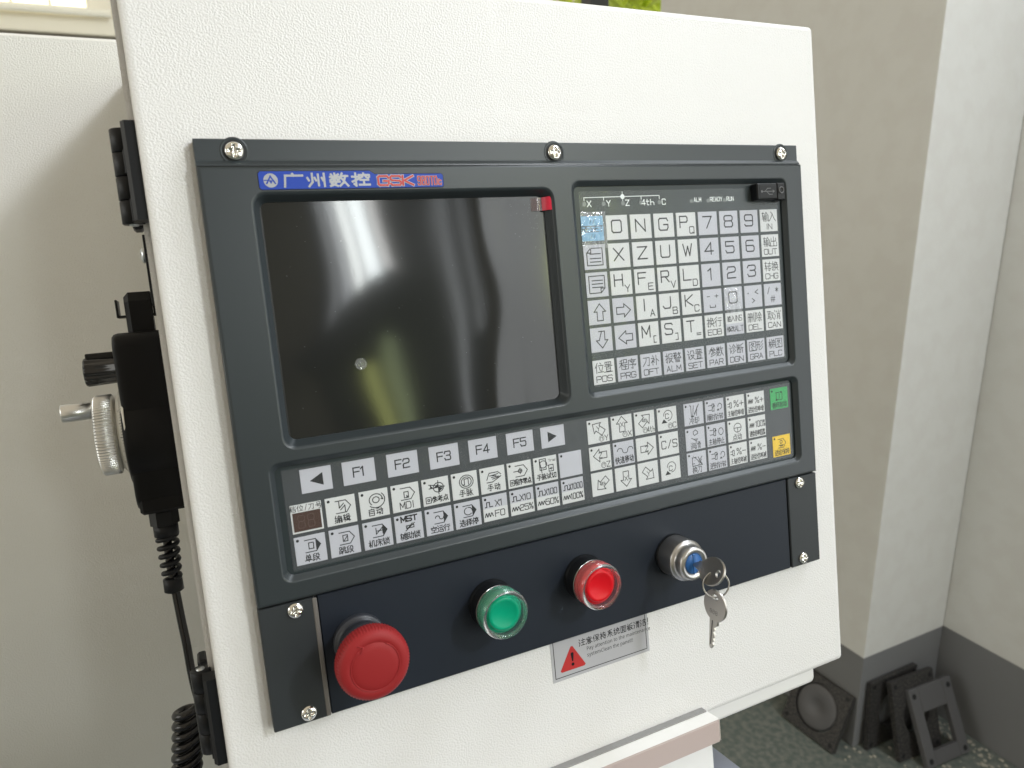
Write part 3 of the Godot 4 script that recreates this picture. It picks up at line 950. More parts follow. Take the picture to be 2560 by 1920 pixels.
func build_cabinet() -> void:
	var o := thing("control_box", "white textured control box with a hinged front door", "control box", frame(212, -150, -100))
	var b := Vector3(212, -150, -100)
	var s := Shape.new()
	# front door: soft edges
	s.smooth(1)
	var loops := []
	for p in [[4.0, 0.0, 3.0], [2.0, -0.25, 3.0], [0.9, -0.9, 3.0], [0.25, -2.0, 3.0], [0.0, -4.0, 3.0], [0.0, -20.0, 3.0]]:
		loops.append(sub(at_z(rrect(-25.5 + p[0], -406 + p[0], 450 - p[0], 105.5 - p[0], p[2]), -10.0 + p[1]), b))
	loops.reverse()
	s.loft(loops)
	s.flat()
	var face: Array = loops[loops.size() - 1]
	s.poly(face, Vector3.BACK)
	part("front_door", s.mesh(mats.white_paint), o)
	s = Shape.new()
	s.prism([Vector2(-33, -399), Vector2(-33, 104), Vector2(-34, 105.5), Vector2(-372, 165), Vector2(-372, -340)].map(func(q): return Vector2(q.x - b.z, q.y - b.y)), -29 - b.x, 446 - b.x, 1.0, Transform3D(Basis(Vector3(0, 0, 1), Vector3(0, 1, 0), Vector3(1, 0, 0)), Vector3.ZERO))
	part("box_body", s.mesh(mats.white_paint), o)
	s = Shape.new()
	s.box(Vector3(-24, -400, -33.2) - b, Vector3(444, 100, -30.2) - b)
	part("door_seal", s.mesh(mats.groove), o)
	# bottom ledge
	s = Shape.new()
	s.smooth(1)
	var lp := []
	for p in [[3.0, 0.0], [1.2, -0.3], [0.3, -1.2], [0.0, -3.0], [0.0, -46.0]]:
		lp.append(sub(at_z(rrect(-20 + p[0], -421.5 + p[0], 424.5 - p[0], -398 - p[0], 4.0), -17.0 + p[1]), b))
	lp.reverse()
	s.loft(lp)
	s.flat()
	s.poly(lp[lp.size() - 1], Vector3.BACK)
	part("bottom_ledge", s.mesh(mats.white_smooth), o)
	# hinges
	for k in 2:
		var yc: float = [1.0, -300.0][k]
		var h := MeshInstance3D.new()
		s = Shape.new()
		# front leaf: a bar with chamfered faces
		s.prism([Vector2(-25.6, -14.5), Vector2(-30.5, -14.5), Vector2(-32.4, -17.5), Vector2(-32.4, -26), Vector2(-25.6, -26)].map(func(q): return Vector2(q.x - b.x, q.y)), yc - 25 - b.y, yc + 25 - b.y, 0.0, Transform3D(Basis(Vector3(1, 0, 0), Vector3(0, 0, 1), Vector3(0, 1, 0)), Vector3(0, 0, -b.z)))
		h = part("hinge", s.mesh(mats.black_plastic), o, ["upper black hinge", "lower black hinge"][k])
		for j in 4:
			s = Shape.new()
			s.smooth()
			s.lathe([[0, -6.1], [5.2, -6.1], [5.6, -5.7], [5.6, 5.7], [5.2, 6.1], [0, 6.1]], Transform3D(Basis(Vector3.RIGHT, -PI / 2), Vector3(-33.2, yc - 18.6 + 12.4 * j, -33) - b), 20)
			s.flat()
			if j % 2 == 0:
				s.box(Vector3(-33.2, yc - 24.6 + 12.4 * j, -33) - b, Vector3(-29.5, yc - 12.6 + 12.4 * j, -22) - b, 0.4)
			else:
				s.box(Vector3(-33.2, yc - 24.6 + 12.4 * j, -46) - b, Vector3(-29.5, yc - 12.6 + 12.4 * j, -33) - b, 0.4)
			part("knuckle", s.mesh(mats.black_plastic), h)
		s = Shape.new()
		s.smooth()
		s.lathe([[0, -25.4], [2.3, -25.4], [2.3, 25.4], [0, 25.4]], Transform3D(Basis(Vector3.RIGHT, -PI / 2), Vector3(-33.2, yc, -33) - b), 16)
		part("pin", s.mesh(mats.zinc), h)
		s = Shape.new()
		s.box(Vector3(-34.5, yc - 26, -56) - b, Vector3(-29.1, yc + 26, -41) - b, 1.2)
		part("rear_leaf", s.mesh(mats.black_plastic), h)


# ---------------------------------------------------------------- the control unit
func build_unit() -> void:
	var o := thing("control_unit", "dark grey control unit with a blank screen and two keypads on the white box", "control panel", frame())
	var s := Shape.new()
	s.smooth(1)
	var rect := func(i: float, z: float) -> Array:
		return [Vector3(420 - i, -i, z), Vector3(i, -i, z), Vector3(i, -237 + i, z), Vector3(420 - i, -237 + i, z)]
	s.loft([rect.call(0.0, -9.9), rect.call(0.0, -1.6), rect.call(0.45, -0.45), rect.call(1.6, 0.0)])
	s.flat()
	var n := 6
	var scr := rrect(24.0, -153.2, 206.2, -13.4, 7.5, n)
	var pad := rrect(218.6, -151.4, 404.4, -9.6, 6.0, n)
	var low := rrect(14.6, -226.8, 405.4, -158.4, 6.0, n)
	cell(s, 1.6, -155.5, 212.4, -1.6, scr, 0.0, n)
	cell(s, 212.4, -155.5, 418.4, -1.6, pad, 0.0, n)
	cell(s, 1.6, -235.4, 418.4, -155.5, low, 0.0, n)
	window_walls(s, 24.0, -153.2, 206.2, -13.4, 7.5, [[0.0, 0.0], [0.7, -0.15], [1.4, -0.7], [1.9, -1.5], [4.6, -6.6], [4.8, -8.4]])
	window_walls(s, 218.6, -151.4, 404.4, -9.6, 6.0, [[0.0, 0.0], [0.5, -0.08], [0.95, -0.35], [1.3, -0.7], [3.5, -2.9], [3.6, -5.5]])
	window_walls(s, 14.6, -226.8, 405.4, -158.4, 6.0, [[0.0, 0.0], [0.5, -0.08], [0.95, -0.35], [1.3, -0.7], [3.5, -2.9], [3.6, -5.5]])
	part("bezel", s.mesh(mats.bezel_plastic), o)
	s = Shape.new()
	s.prism([Vector2(14.4, -9.9), Vector2(14.4, -3.5), Vector2(13.9, -3.0), Vector2(3.2, -3.0), Vector2(0.9, -1.0), Vector2(0.05, -0.9), Vector2(0.05, -9.9)], 0.0, 418.8, 0.0, Transform3D(Basis(Vector3(0, 1, 0), Vector3(0, 0, 1), Vector3(1, 0, 0)), Vector3.ZERO))
	part("top_flange", s.mesh(mats.bezel_plastic), o)
	for x in [19.4, 210.2, 402.4]:
		s = Shape.new()
		s.smooth()
		s.lathe([[7.4, -3.2], [7.2, -2.85], [6.6, -2.7], [6.1, -2.85], [5.7, -3.6]], Transform3D(Basis(), Vector3(x, 8.0, 0)), 32)
		var ring := part("screw_recess", s.mesh(mats.bezel_plastic), o)
		s = Shape.new()
		s.disc(Vector2(x, 8.0), 5.9, -2.99, 28)
		part("recess_floor", s.mesh(mats.groove), ring)
		part("screw", screw_mesh(4.7, 2.6, x * 0.37, mats.chrome), o, "", Vector3(x, 8.0, -2.9))
	build_nameplate(o)
	# screen
	var sc := part("screen", simple_box(Vector3(28.4, -149.2, -9.0), Vector3(201.8, -17.6, -7.4), mats.screen_glass), o)
	s = Shape.new()
	for q in [[28.2, -17.9, 202.0, -17.0], [28.2, -149.4, 29.6, -17.9], [200.9, -149.4, 202.2, -17.9]]:
		s.box(Vector3(q[0], q[1], -9.0), Vector3(q[2], q[3], -7.15), 0.1)
	part("screen_rim", s.mesh(mats.screen_rim), sc)
	part("metal_edge", simple_box(Vector3(29.6, -149.5, -9.0), Vector3(201.0, -148.9, -7.0), mats.bright_metal, 0.1), sc)
	s = Shape.new()
	s.smooth()
	var flag := func(x0: float, x1: float, za: float, zb: float) -> Shape:
		var f := Shape.new()
		f.smooth()
		for i in 8:
			var u0 := i / 8.0
			var u1 := (i + 1) / 8.0
			var xa := lerpf(x0, x1, u0)
			var xb := lerpf(x0, x1, u1)
			var z0 := lerpf(za, zb, u0) + sin(u0 * PI) * 0.9
			var z1 := lerpf(za, zb, u1) + sin(u1 * PI) * 0.9
			f.quad(Vector3(xa, -27.5, z0), Vector3(xb, -27.5, z1), Vector3(xb, -19.2, z1), Vector3(xa, -19.2, z0))
		return f
	var clear: Shape = flag.call(192.5, 199.5, -7.2, -5.6)
	part("pull_tab", clear.mesh(mats.clear_tab), sc, "clear root of the film's pull tab")
	var red: Shape = flag.call(199.6, 205.0, -5.6, -1.2)
	part("red_pull_tab", red.mesh(mats.red_tab), sc, "red end of the film's pull tab")
	# specks and bubbles under the screen's film
	var rng := RandomNumberGenerator.new()
	rng.seed = 9
	s = Shape.new()
	for i in 90:
		var r := rng.randf_range(0.07, 0.2)
		var q := Vector2(rng.randf_range(33, 198), rng.randf_range(-146, -22))
		if i > 50:
			q = Vector2(198 - absf(rng.randfn(0, 9)), -22 - absf(rng.randfn(0, 14)))
		s.disc(q, r, -7.36, 7)
	var sp := part("dust_specks", s.mesh(mats.lamp_grey), sc)
	sp.set_meta("kind", "stuff")
	s = Shape.new()
	s.smooth()
	s.lathe([[3.5, -7.45], [3.3, -7.2], [2.9, -7.12], [2.5, -7.25], [1.0, -7.15], [0, -7.1]], Transform3D(Basis(), Vector3(73.4, -110.9, 0)), 28)
	part("film_bubble", s.mesh(mats.film_blister), sc)
	build_keypad(o)
	build_operation_pad(o)


func build_nameplate(o: Node3D) -> void:
	var s := Shape.new()
	s.prism([Vector2(29.3, -4.2), Vector2(30.4, -3.1), Vector2(89.0, -3.1), Vector2(92.0, -5.0), Vector2(131.6, -5.0), Vector2(132.6, -6.0), Vector2(132.6, -11.6), Vector2(131.6, -12.6), Vector2(30.4, -12.6), Vector2(29.3, -11.5)], -0.2, 0.35, 0.15)
	var p := part("name_plate", s.mesh(mats.plate_blue), o, "blue name plate with raised lettering")
	s = Shape.new()
	s.prism([Vector2(28.9, -3.8), Vector2(30.2, -2.7), Vector2(89.2, -2.7), Vector2(92.2, -4.6), Vector2(131.8, -4.6), Vector2(133.0, -5.8), Vector2(133.0, -11.8), Vector2(131.8, -13.0), Vector2(30.2, -13.0), Vector2(28.9, -11.7)], -0.2, 0.03)
	part("plate_shadow_gap", s.mesh(mats.groove), p)
	s = Shape.new()
	var c := Vector2(35.4, -7.9)
	s.disc(c, 3.7, 0.42, 36)
	part("emblem", s.mesh(mats.silver_print), p)
	s = Shape.new()
	for t in [[0.0, 2.9, -2.75, -1.9, -1.9, -1.9], [0.0, 2.9, -1.9, -1.9, 0.0, 1.5], [0.0, 2.9, 0.0, 1.5, 1.9, -1.9], [0.0, 2.9, 1.9, -1.9, 2.75, -1.9], [0.0, -1.9, -0.95, -0.2, 0.95, -0.2], [-3.5, 0.35, -3.5, -0.2, 3.6, 0.1]]:
		s.poly([Vector3(c.x + t[0], c.y + t[1], 0.5), Vector3(c.x + t[2], c.y + t[3], 0.5), Vector3(c.x + t[4], c.y + t[5], 0.5)], Vector3.BACK)
	part("emblem_triangle", s.mesh(mats.plate_blue), p)
	s = Shape.new()
	var xs := 42.4
	for ch in "广州数控":
		figure(s, GLYPHS[ch], Vector2(xs, -4.6), Vector2(9.6, 6.6), 1.15, 0.45)
		xs += 12.2
	part("lettering", s.mesh(mats.silver_print), p)
	s = Shape.new()
	xs = 93.6
	for ch in "GSK":
		figure(s, GLYPHS[ch], Vector2(xs, -6.2), Vector2(6.0, 5.0), 1.7, 0.42)
		xs += 7.2
	xs = 117.0
	for ch in "980TDc":
		figure(s, GLYPHS[ch], Vector2(xs, -6.6), Vector2(1.6, 4.6), 0.95, 0.42)
		xs += 2.5
	part("lettering", s.mesh(mats.silver_print), p)
	s = Shape.new()
	xs = 93.6
	for ch in "GSK":
		figure(s, GLYPHS[ch], Vector2(xs, -6.2), Vector2(6.0, 5.0), 1.05, 0.6)
		xs += 7.2
	s.flat()
	xs = 117.0
	for ch in "980TDc":
		figure(s, GLYPHS[ch], Vector2(xs, -6.6), Vector2(1.6, 4.6), 0.6, 0.6)
		xs += 2.5
	part("lettering", s.mesh(mats.red_print), p)


func build_keypad(o: Node3D) -> void:
	var s := Shape.new()
	s.prism(rrect(221.5, -148.4, 401.6, -12.4, 4.0), -5.4, -4.0, 0.25)
	var pad := part("keypad", s.mesh(mats.membrane), o, "letter and number keypad under a clear film")
	var z := -4.0
	var big := [["", "O", "N", "G", "P/Q", "7", "8", "9", ""], ["", "X", "Z", "U", "W", "4", "5", "6", ""], ["", "H/Y", "F/E", "R/V", "L/D", "1", "2", "3", ""], ["", "", "I/A", "J/B", "K/C", "", "0", "", ""], ["", "", "M/[", "S/]", "T/=", "", "", "", ""]]
	var two := {8: ["输入/IN", "输出/OUT", "转换/CHG", "", "取消/CAN"], 7: ["", "", "", "", "删除/DEL"], 5: ["", "", "", "", "换行/EOB"]}
	var ys := [-32.2, -50.7, -68.9, -87.1, -105.4]
	for r in 5:
		for k in 9:
			var x := 226.1 + 19.19 * k
			var m: Material = mats.key_white
			if k >= 5 and k <= 7 and r < 4 or (r >= 3 and k == 1) or (r == 3 and k == 8):
				m = mats.key_grey
			if k == 0 and r > 0:
				m = mats.key_grey
			var items := []
			var lower: Material = null
			var label := ""
			var t: String = big[r][k]
			if t != "":
				var pr := t.split("/")
				if pr.size() == 2:
					items = [["t", pr[0], 6.2, 6.4, 7.6, 0.85, 0.72], ["t", pr[1], 13.0, 12.2, 4.5, 0.85, 0.52]]
				else:
					items = [["t", t, 8.0, 7.4, 8.0, 0.95, 0.74]]
			elif two.has(k) and two[k][r] != "":
				var pr2: PackedStringArray = two[k][r].split("/")
				items = [["t", pr2[0], 8.5, 5.3, 6.6, 0.9, 0.42, 0.95], ["t", pr2[1], 8.5, 12.6, 3.8, 0.95, 0.42]]
			elif k == 0 and r == 0:
				m = mats.key_blue
				label = "light blue reset key"
				items = [["t", "RESET", 8.4, 8.4, 3.6, 0.72, 0.5], ["t", "//", 8.3, 3.6, 2.4, 0.8, 0.3], ["t", "//", 8.3, 13.2, 2.4, 0.8, 0.3]]
			elif k == 0 and r < 3:
				items = [["i", "page " + str(r), 2.4, 2.4, 12.0, 11.2, 0.55]]
			elif k < 2:
				items = [["i", "arrow " + str(r - 3 + 2 * k), 2.9, 2.6, 11.2, 11.2, 0.55]]
			elif r == 3 and k == 5:
				items = [["t", "-", 4.6, 5.0, 3.0, 1.0, 0.45], ["t", "+", 12.0, 5.0, 3.2, 1.0, 0.45], ["t", "_", 8.2, 10.8, 4.4, 1.1, 0.5]]
			elif r == 3 and k == 7:
				items = [["t", ".", 3.4, 4.4, 3.0, 0.8, 0.5], ["t", "<", 11.6, 5.0, 4.2, 0.9, 0.5], ["t", ">", 8.2, 11.2, 4.2, 0.9, 0.5]]
			elif r == 3 and k == 8:
				items = [["t", "/", 4.2, 5.0, 4.6, 0.6, 0.5], ["t", "*", 12.4, 4.6, 4.0, 0.9, 0.45], ["t", "#", 8.3, 11.4, 4.6, 0.9, 0.45]]
			elif r == 4 and k == 6:
				items = [["t", "插入INS", 8.4, 4.4, 3.9, 0.6, 0.36, 0.85], ["t", "修改ALT", 8.4, 12.0, 3.9, 0.6, 0.36, 0.85]]
				lower = mats.key_grey
			key(pad, x, ys[r], 16.9, 16.2, z, m, items, false, lower, label)
	var last := ["位置/POS", "程序/PRG", "刀补/OFT", "报警/ALM", "设置/SET", "参数/PAR", "诊断/DGN", "图形/GRA", "梯图/PLC"]
	for k in 9:
		var pr: PackedStringArray = last[k].split("/")
		key(pad, 226.0 + 19.17 * k, -127.0, 17.0, 16.3, z, mats.key_grey if k > 0 else mats.key_white, [["t", pr[0], 8.5, 5.2, 6.6, 0.9, 0.42, 0.95], ["t", pr[1], 8.5, 12.8, 3.8, 0.95, 0.42]])
	# axis lamps and their print
	s = Shape.new()
	s.line(Vector2(230.0, -20.3), Vector2(290.0, -20.0), 0.5, z + 0.02)
	for x in [230.0, 245.0, 275.0, 290.0]:
		s.line(Vector2(x, -20.3), Vector2(x, -22.2), 0.5, z + 0.02)
	s.line(Vector2(260.0, -17.0), Vector2(260.0, -23.2), 0.4, z + 0.02)
	s.disc(Vector2(260.0, -20.2), 1.7, z + 0.02)
	var nm := ["X", "Y", "Z", "4th", "C"]
	for k in 5:
		write(s, nm[k], Vector2(233.6 + 15.0 * k + (1.6 if k == 3 else 0.0), -24.3), 3.6, 0.6, z + 0.02, 0.8)
	for q in [["ALM", 322.8], ["READY", 339.6], ["RUN", 352.4]]:
		write(s, q[0], Vector2(q[1], -23.6), 2.8, 0.45, z + 0.02, 0.62)
	part("print", s.mesh(mats.print_white), pad)
	for x in [229.9, 244.8, 260.0, 274.7, 289.9, 317.3, 332.3, 347.2]:
		s = Shape.new()
		s.disc(Vector2(x, -24.5), 1.5, z + 0.03)
		part("indicator_lamp", s.mesh(mats.lamp_grey), pad)
	# socket cover
	s = Shape.new()
	s.box(Vector3(371.8, -26.0, -4.0), Vector3(391.2, -14.2, 3.2), 0.8)
	s.box(Vector3(391.6, -26.6, -4.0), Vector3(399.6, -14.0, 2.6), 0.8)
	var cv := part("socket_cover", s.mesh(mats.black_plastic), o, "black rubber socket cover")
	s = Shape.new()
	s.box(Vector3(374.0, -24.6, 3.0), Vector3(389.6, -15.6, 3.35), 0.2)
	part("raised_frame", s.mesh(mats.black_plastic), cv)
	s = Shape.new()
	for l in [[376.0, -20.2, 388.0, -20.2], [379.0, -20.2, 381.5, -18.0], [381.5, -18.0, 384.5, -18.0], [380.5, -20.2, 383.0, -22.4], [383.0, -22.4, 386.0, -22.4], [388.0, -20.2, 386.6, -19.4], [388.0, -20.2, 386.6, -21.0]]:
		s.line(Vector2(l[0], l[1]), Vector2(l[2], l[3]), 0.5, 3.4)
	s.disc(Vector2(376.0, -20.2), 0.9, 3.4)
	part("trident_mark", s.mesh(mats.iron_grey), cv)
	s = Shape.new()
	s.smooth()
	s.lathe([[2.6, 2.6], [2.5, 3.2], [1.8, 3.2], [1.6, 2.5]], Transform3D(Basis(), Vector3(395.4, -19.4, 0)), 22)
	part("boss", s.mesh(mats.iron_grey), cv)
	# clear film, with a blister over two keys
	s = Shape.new()
	s.smooth()
	for i in 12:
		var xa := lerpf(226.0, 397.3, i / 12.0)
		var xb := lerpf(226.0, 397.3, (i + 1) / 12.0)
		s.quad(Vector3(xa, -144.6, -3.45), Vector3(xb, -144.6, -3.45), Vector3(xb, -16.4, -3.45), Vector3(xa, -16.4, -3.45))
	part("clear_film", s.mesh(mats.film), pad, "clear protective film")
	for w in [[226.0, -29.5, 19.0, 24.0, 4], [341.8, -86.6, 15.0, 20.0, 6]]:
		s = wrinkle(w[0], w[1], w[2], w[3], w[4])
		part("film_blister", s.mesh(mats.film_blister), pad)


func wrinkle(x: float, y: float, w: float, h: float, sd: int) -> Shape:
	var nz := FastNoiseLite.new()
	nz.seed = sd
	nz.frequency = 0.16
	nz.noise_type = FastNoiseLite.TYPE_SIMPLEX_SMOOTH
	nz.fractal_type = FastNoiseLite.FRACTAL_RIDGED
	nz.fractal_octaves = 2
	var s := Shape.new()
	s.smooth()
	var f := func(i: int, j: int) -> Vector3:
		var u := i / 30.0
		var v := j / 34.0
		var e := clampf(minf(minf(u, 1 - u), minf(v, 1 - v)) * 5.0, 0, 1)
		return Vector3(x + u * w, y - v * h, -3.4 + e * (0.5 + 1.3 * maxf(0.0, nz.get_noise_2d(u * w + x * 0.3, v * h * 0.5))))
	for i in 30:
		for j in 34:
			s.quad(f.call(i, j + 1), f.call(i + 1, j + 1), f.call(i + 1, j), f.call(i, j))
	return s


func build_operation_pad(o: Node3D) -> void:
	var s := Shape.new()
	s.prism(rrect(17.9, -223.9, 402.8, -161.6, 4.0), -5.4, -4.0, 0.25)
	var pad := part("operation_keypad", s.mesh(mats.membrane), o, "long keypad of function and axis keys")
	s = Shape.new()
	s.box(Vector3(21.4, -221.4, -4.1), Vector3(399.6, -164.4, -3.96))
	part("grey_field", s.mesh(mats.membrane_grey), pad)
	var z := -3.96
	var W: Material = mats.key_white
	var G: Material = mats.key_grey
	# function row
	var fx := [31.3, 54.8, 80.9, 107.0, 132.7, 158.4, 182.9]
	for k in 7:
		var it := [["t", "F%d" % k, 9.2, 6.8, 5.2, 0.72, 0.62]]
		if k == 0:
			it = [["i", "left", 5.0, 3.2, 7.4, 7.4]]
		elif k == 6:
			it = [["i", "right", 5.0, 3.2, 6.6, 7.0]]
		key(pad, fx[k], -165.4, 17.3 if k in [0, 6] else 18.9, 13.7, z, G, it)
	var cx := [23.7, 43.0, 62.4, 81.4, 100.4, 119.3, 138.2, 157.0, 175.7, 194.5]
	# tool number display
	s = Shape.new()
	s.box(Vector3(0, -16.4, 0), Vector3(17.2, 0, 0.28), 0.1)
	var am := s.mesh(W)
	s = Shape.new()
	write(s, "档位/刀号", Vector2(8.6, -2.2), 3.3, 0.34, 0.29, 0.5)
	am = s.mesh(mats.ink, am)
	part("tool_display", am, pad, "tool number display", Vector3(23.7, -184.5, z))
	part("display_window", simple_box(Vector3(0.9, -15.4, 0.2), Vector3(16.3, -4.6, 0.42), mats.display_brown, 0.05), pad, "", Vector3(23.7, -184.5, z))
	s = Shape.new()
	for k in 2:
		figure(s, GLYPHS["8"], Vector2(3.6 + 5.4 * k, -6.4), Vector2(3.6, 7.2), 0.5, 0.43)
	part("unlit_digits", s.mesh(mats.display_dim), pad, "", Vector3(23.7, -184.5, z))
	var row2 := [["edit", "编辑"], ["auto", "自动"], ["mdi", "MDI"], ["reference", "回参考点"], ["handwheel", "手脉"], ["hand", "手动"], ["zero", "回程序零点"], ["trial", "手脉试切"], ["", ""]]
	for k in 9:
		var it := []
		if row2[k][0] != "":
			it = [["i", "icon " + row2[k][0], 4.4, 1.4, 9.8, 8.8], ["t", row2[k][1], 8.8, 13.0, 4.0 if row2[k][1].length() < 4 else 3.6, 0.72, 0.4, 1.0 if row2[k][1].length() < 4 else (0.9 if row2[k][1].length() < 5 else 0.74)]]
		if row2[k][0] == "trial":
			it.append(["t", "Trial", 13.6, 3.0, 1.5, 0.7, 0.2])
		key(pad, cx[k + 1], -184.4, 17.0, 16.4, z, W if k < 8 else G, it, true)
	var row3 := [["single", "单段"], ["skip", "跳段"], ["machine lock", "机床锁"], ["aux lock", "辅助锁"], ["dry", "空运行"], ["stop", "选择停"]]
	for k in 6:
		var it := [["i", "icon " + row3[k][0], 4.4, 1.4, 9.8, 8.8], ["t", row3[k][1], 8.8, 13.0, 4.0, 0.8, 0.4, 0.95]]
		if k == 3:
			it = [["t", "MST", 9.0, 2.6, 3.0, 0.95, 0.7], ["i", "icon aux lock", 6.0, 4.6, 6.4, 5.6], it[1]]
		key(pad, cx[k], -203.0, 17.1, 16.2, z, G, it, true)
	var xr := [["X1", "F0"], ["X10", "25%"], ["X100", "50%"], ["X1000", "100%"]]
	for k in 4:
		var l: float = xr[k][0].length()
		key(pad, cx[6 + k], -202.4, 16.8, 16.2, z, G, [["i", "icon pulse", 1.6, 3.2, 5.0, 4.4, 0.5], ["t", xr[k][0], 10.8, 5.4, 3.8, [0.75, 0.66, 0.52, 0.42][k], 0.42], ["i", "icon wave", 1.0, 9.6, 5.4, 4.4, 0.5], ["t", xr[k][1], 11.2, 12.0, 3.8, [0.75, 0.66, 0.66, 0.5][k], 0.42]], true, W)
		l = l
	# axis keys
	var ax := [217.7, 236.6, 255.4, 274.6]
	var ay := [-166.3, -184.5, -202.2]
	var arrows := [["Y", "X", "4th", "C"], ["Z", "wave", "Z", "C/S"], ["4th", "X", "Y", "C"]]
	var turn := [[0.9, 0.0, -0.85, 9], [1.57, 9, -1.57, 9], [2.25, 3.14, -2.3, 9]]
	for r in 3:
		for k in 4:
			var it := []
			if k < 3 and not (r == 1 and k == 1):
				it = [["arrow", turn[r][k], 8.6, 6.4 if r == 0 or (r == 1 and k == 0) else 8.2, arrows[r][k]]]
				if r == 0 or (r == 1 and k == 0):
					it.append(["i", "icon delta", 8.4 if k != 2 else 6.4, 11.2, 4.0, 4.0, 0.34])
					it.append(["t", arrows[r][k], 14.4 if k != 2 else 13.4, 13.2, 3.6, 0.42 if k == 2 else 0.75, 0.38])
			elif r == 1 and k == 1:
				it = [["i", "icon long wave", 3.2, 0.6, 10.6, 9.4, 0.5], ["t", "快速移动", 8.6, 12.4, 4.5, 0.8, 0.4, 0.75]]
			elif r == 1:
				it = [["t", "C/S", 8.8, 8.2, 5.4, 0.68, 0.55]]
			else:
				it = [["i", "icon turn", 2.6, 0.8 if r == 0 else 2.0, 11.0, 11.0, 0.5], ["t", "C", 8.4, 6.4 if r == 0 else 8.0, 3.4, 0.8, 0.42]]
				if r == 0:
					it.append(["i", "icon delta", 8.6, 11.2, 4.0, 4.0, 0.34])
					it.append(["t", "C", 14.4, 13.2, 3.6, 0.75, 0.38])
			axis_key(pad, ax[k], ay[r], z, G if r == 1 and k == 1 else W, it, r < 2 and not (r == 1 and k == 2))
	# right block
	var bx := [297.9, 317.1, 336.7, 356.3]
	var names := [["冷却", "顺时针转", "主轴倍率增", "进给倍率增"], ["润滑", "主轴停止", "点动", "进给倍率100%"], ["换刀", "逆时针转", "主轴倍率减", "进给倍率减"]]
	var icons := [["coolant", "spindle", "pct+", "spr+"], ["oil", "spindle", "jog", "spr0"], ["tool", "spindle", "pct-", "spr-"]]
	for r in 3:
		for k in 4:
			var it := []
			var ic: String = icons[r][k]
			if ic.begins_with("pct"):
				it = [["i", "icon spindle small", 1.4, 3.6, 5.6, 6.0, 0.44], ["t", "%" + ic[3], 11.8, 6.2, 4.6, 0.85, 0.46]]
			elif ic.begins_with("spr"):
				it = [["i", "icon zigzag", 1.2, 4.2, 6.2, 4.6, 0.3], ["t", "%" + ic[3] if ic[3] != "0" else "100%", 12.2, 6.2, 4.4, 0.78 if ic[3] != "0" else 0.42, 0.44]]
			else:
				it = [["i", "icon " + ic, 4.6, 1.6, 8.8, 8.4, 0.42]]
				if ic == "spindle":
					it = [["i", "icon spindle", 3.0, 2.4, 8.4, 7.2, 0.42], ["i", ["icon turn", "icon ring", "icon turn"][r], 10.2, 2.8, 5.4, 6.4, 0.4]]
			var nl: int = names[r][k].length()
			var hh: float = 4.6 if nl < 3 else (4.4 if nl < 5 else 4.1)
			var sq: float = 0.9 if nl < 3 else (0.76 if nl < 5 else (0.66 if nl < 6 else 0.5))
			it.append(["t", names[r][k], 8.6, 12.9, hh, 0.26, 0.34, sq])
			key(pad, bx[k], ay[r] - 0.2, 17.2, 16.0, z, G if k < 2 else W, it, true)
	key(pad, 379.6, -166.5, 17.8, 16.2, z, mats.key_green, [["i", "icon cycle", 4.4, 1.8, 8.8, 8.4, 0.42], ["t", "循环起动", 9.0, 13.0, 4.2, 0.8, 0.36, 0.8]], true, null, "green cycle start key")
	key(pad, 379.6, -203.4, 17.8, 16.2, z, mats.key_yellow, [["i", "icon hold", 4.4, 1.8, 8.8, 8.4, 0.42], ["t", "进给保持", 9.0, 13.0, 4.2, 0.8, 0.36, 0.8]], true, null, "yellow feed hold key")
	s = Shape.new()
	s.smooth()
	for i in 20:
		var xa := lerpf(21.8, 399.2, i / 20.0)
		var xb := lerpf(21.8, 399.2, (i + 1) / 20.0)
		s.quad(Vector3(xa, -221.8, -3.4), Vector3(xb, -221.8, -3.4), Vector3(xb, -163.8, -3.4), Vector3(xa, -163.8, -3.4))
	part("clear_film", s.mesh(mats.film), pad, "clear protective film")


# an axis key: its arrow is an outline turned to the axis, with the axis letter inside
func axis_key(pad: Node, x: float, y: float, z: float, m: Material, items: Array, dot: bool) -> void:
	var s := Shape.new()
	s.box(Vector3(0, -16.0, 0), Vector3(16.8, 0, 0.28), 0.1)
	var a := s.mesh(m)
	s = Shape.new()
	if dot:
		s.disc(Vector2(1.9, -2.0), 0.85, 0.29, 14)
	for it in items:
		if it[0] == "arrow":
			var pts := [Vector2(5.6, 0), Vector2(0.8, 4.4), Vector2(0.8, 2.2), Vector2(-5.0, 2.2), Vector2(-5.0, -2.2), Vector2(0.8, -2.2), Vector2(0.8, -4.4)]
			var c := Vector2(it[2], -it[3])
			# 0.9 points up left, 0 up, -0.85 up right, 1.57 left, -1.57 right
			for i in 7:
				s.line(c + pts[i].rotated(it[1] + PI / 2), c + pts[(i + 1) % 7].rotated(it[1] + PI / 2), 0.55, 0.29)
			write(s, it[4], c, 3.2 if it[4].length() == 1 else 2.2, 0.42, 0.29, 0.8 if it[4].length() == 1 else 0.5)
		elif it[0] == "t":
			write(s, it[1], Vector2(it[2], -it[3]), it[4], it[6] * 1.2, 0.29, it[5], it[7] if it.size() > 7 else 1.0)
		else:
			figure(s, GLYPHS[it[1]], Vector2(it[2], -it[3]), Vector2(it[4], it[5]), it[6], 0.29)
	a = s.mesh(mats.ink, a)
	part("key", a, pad, "", Vector3(x, y, z))


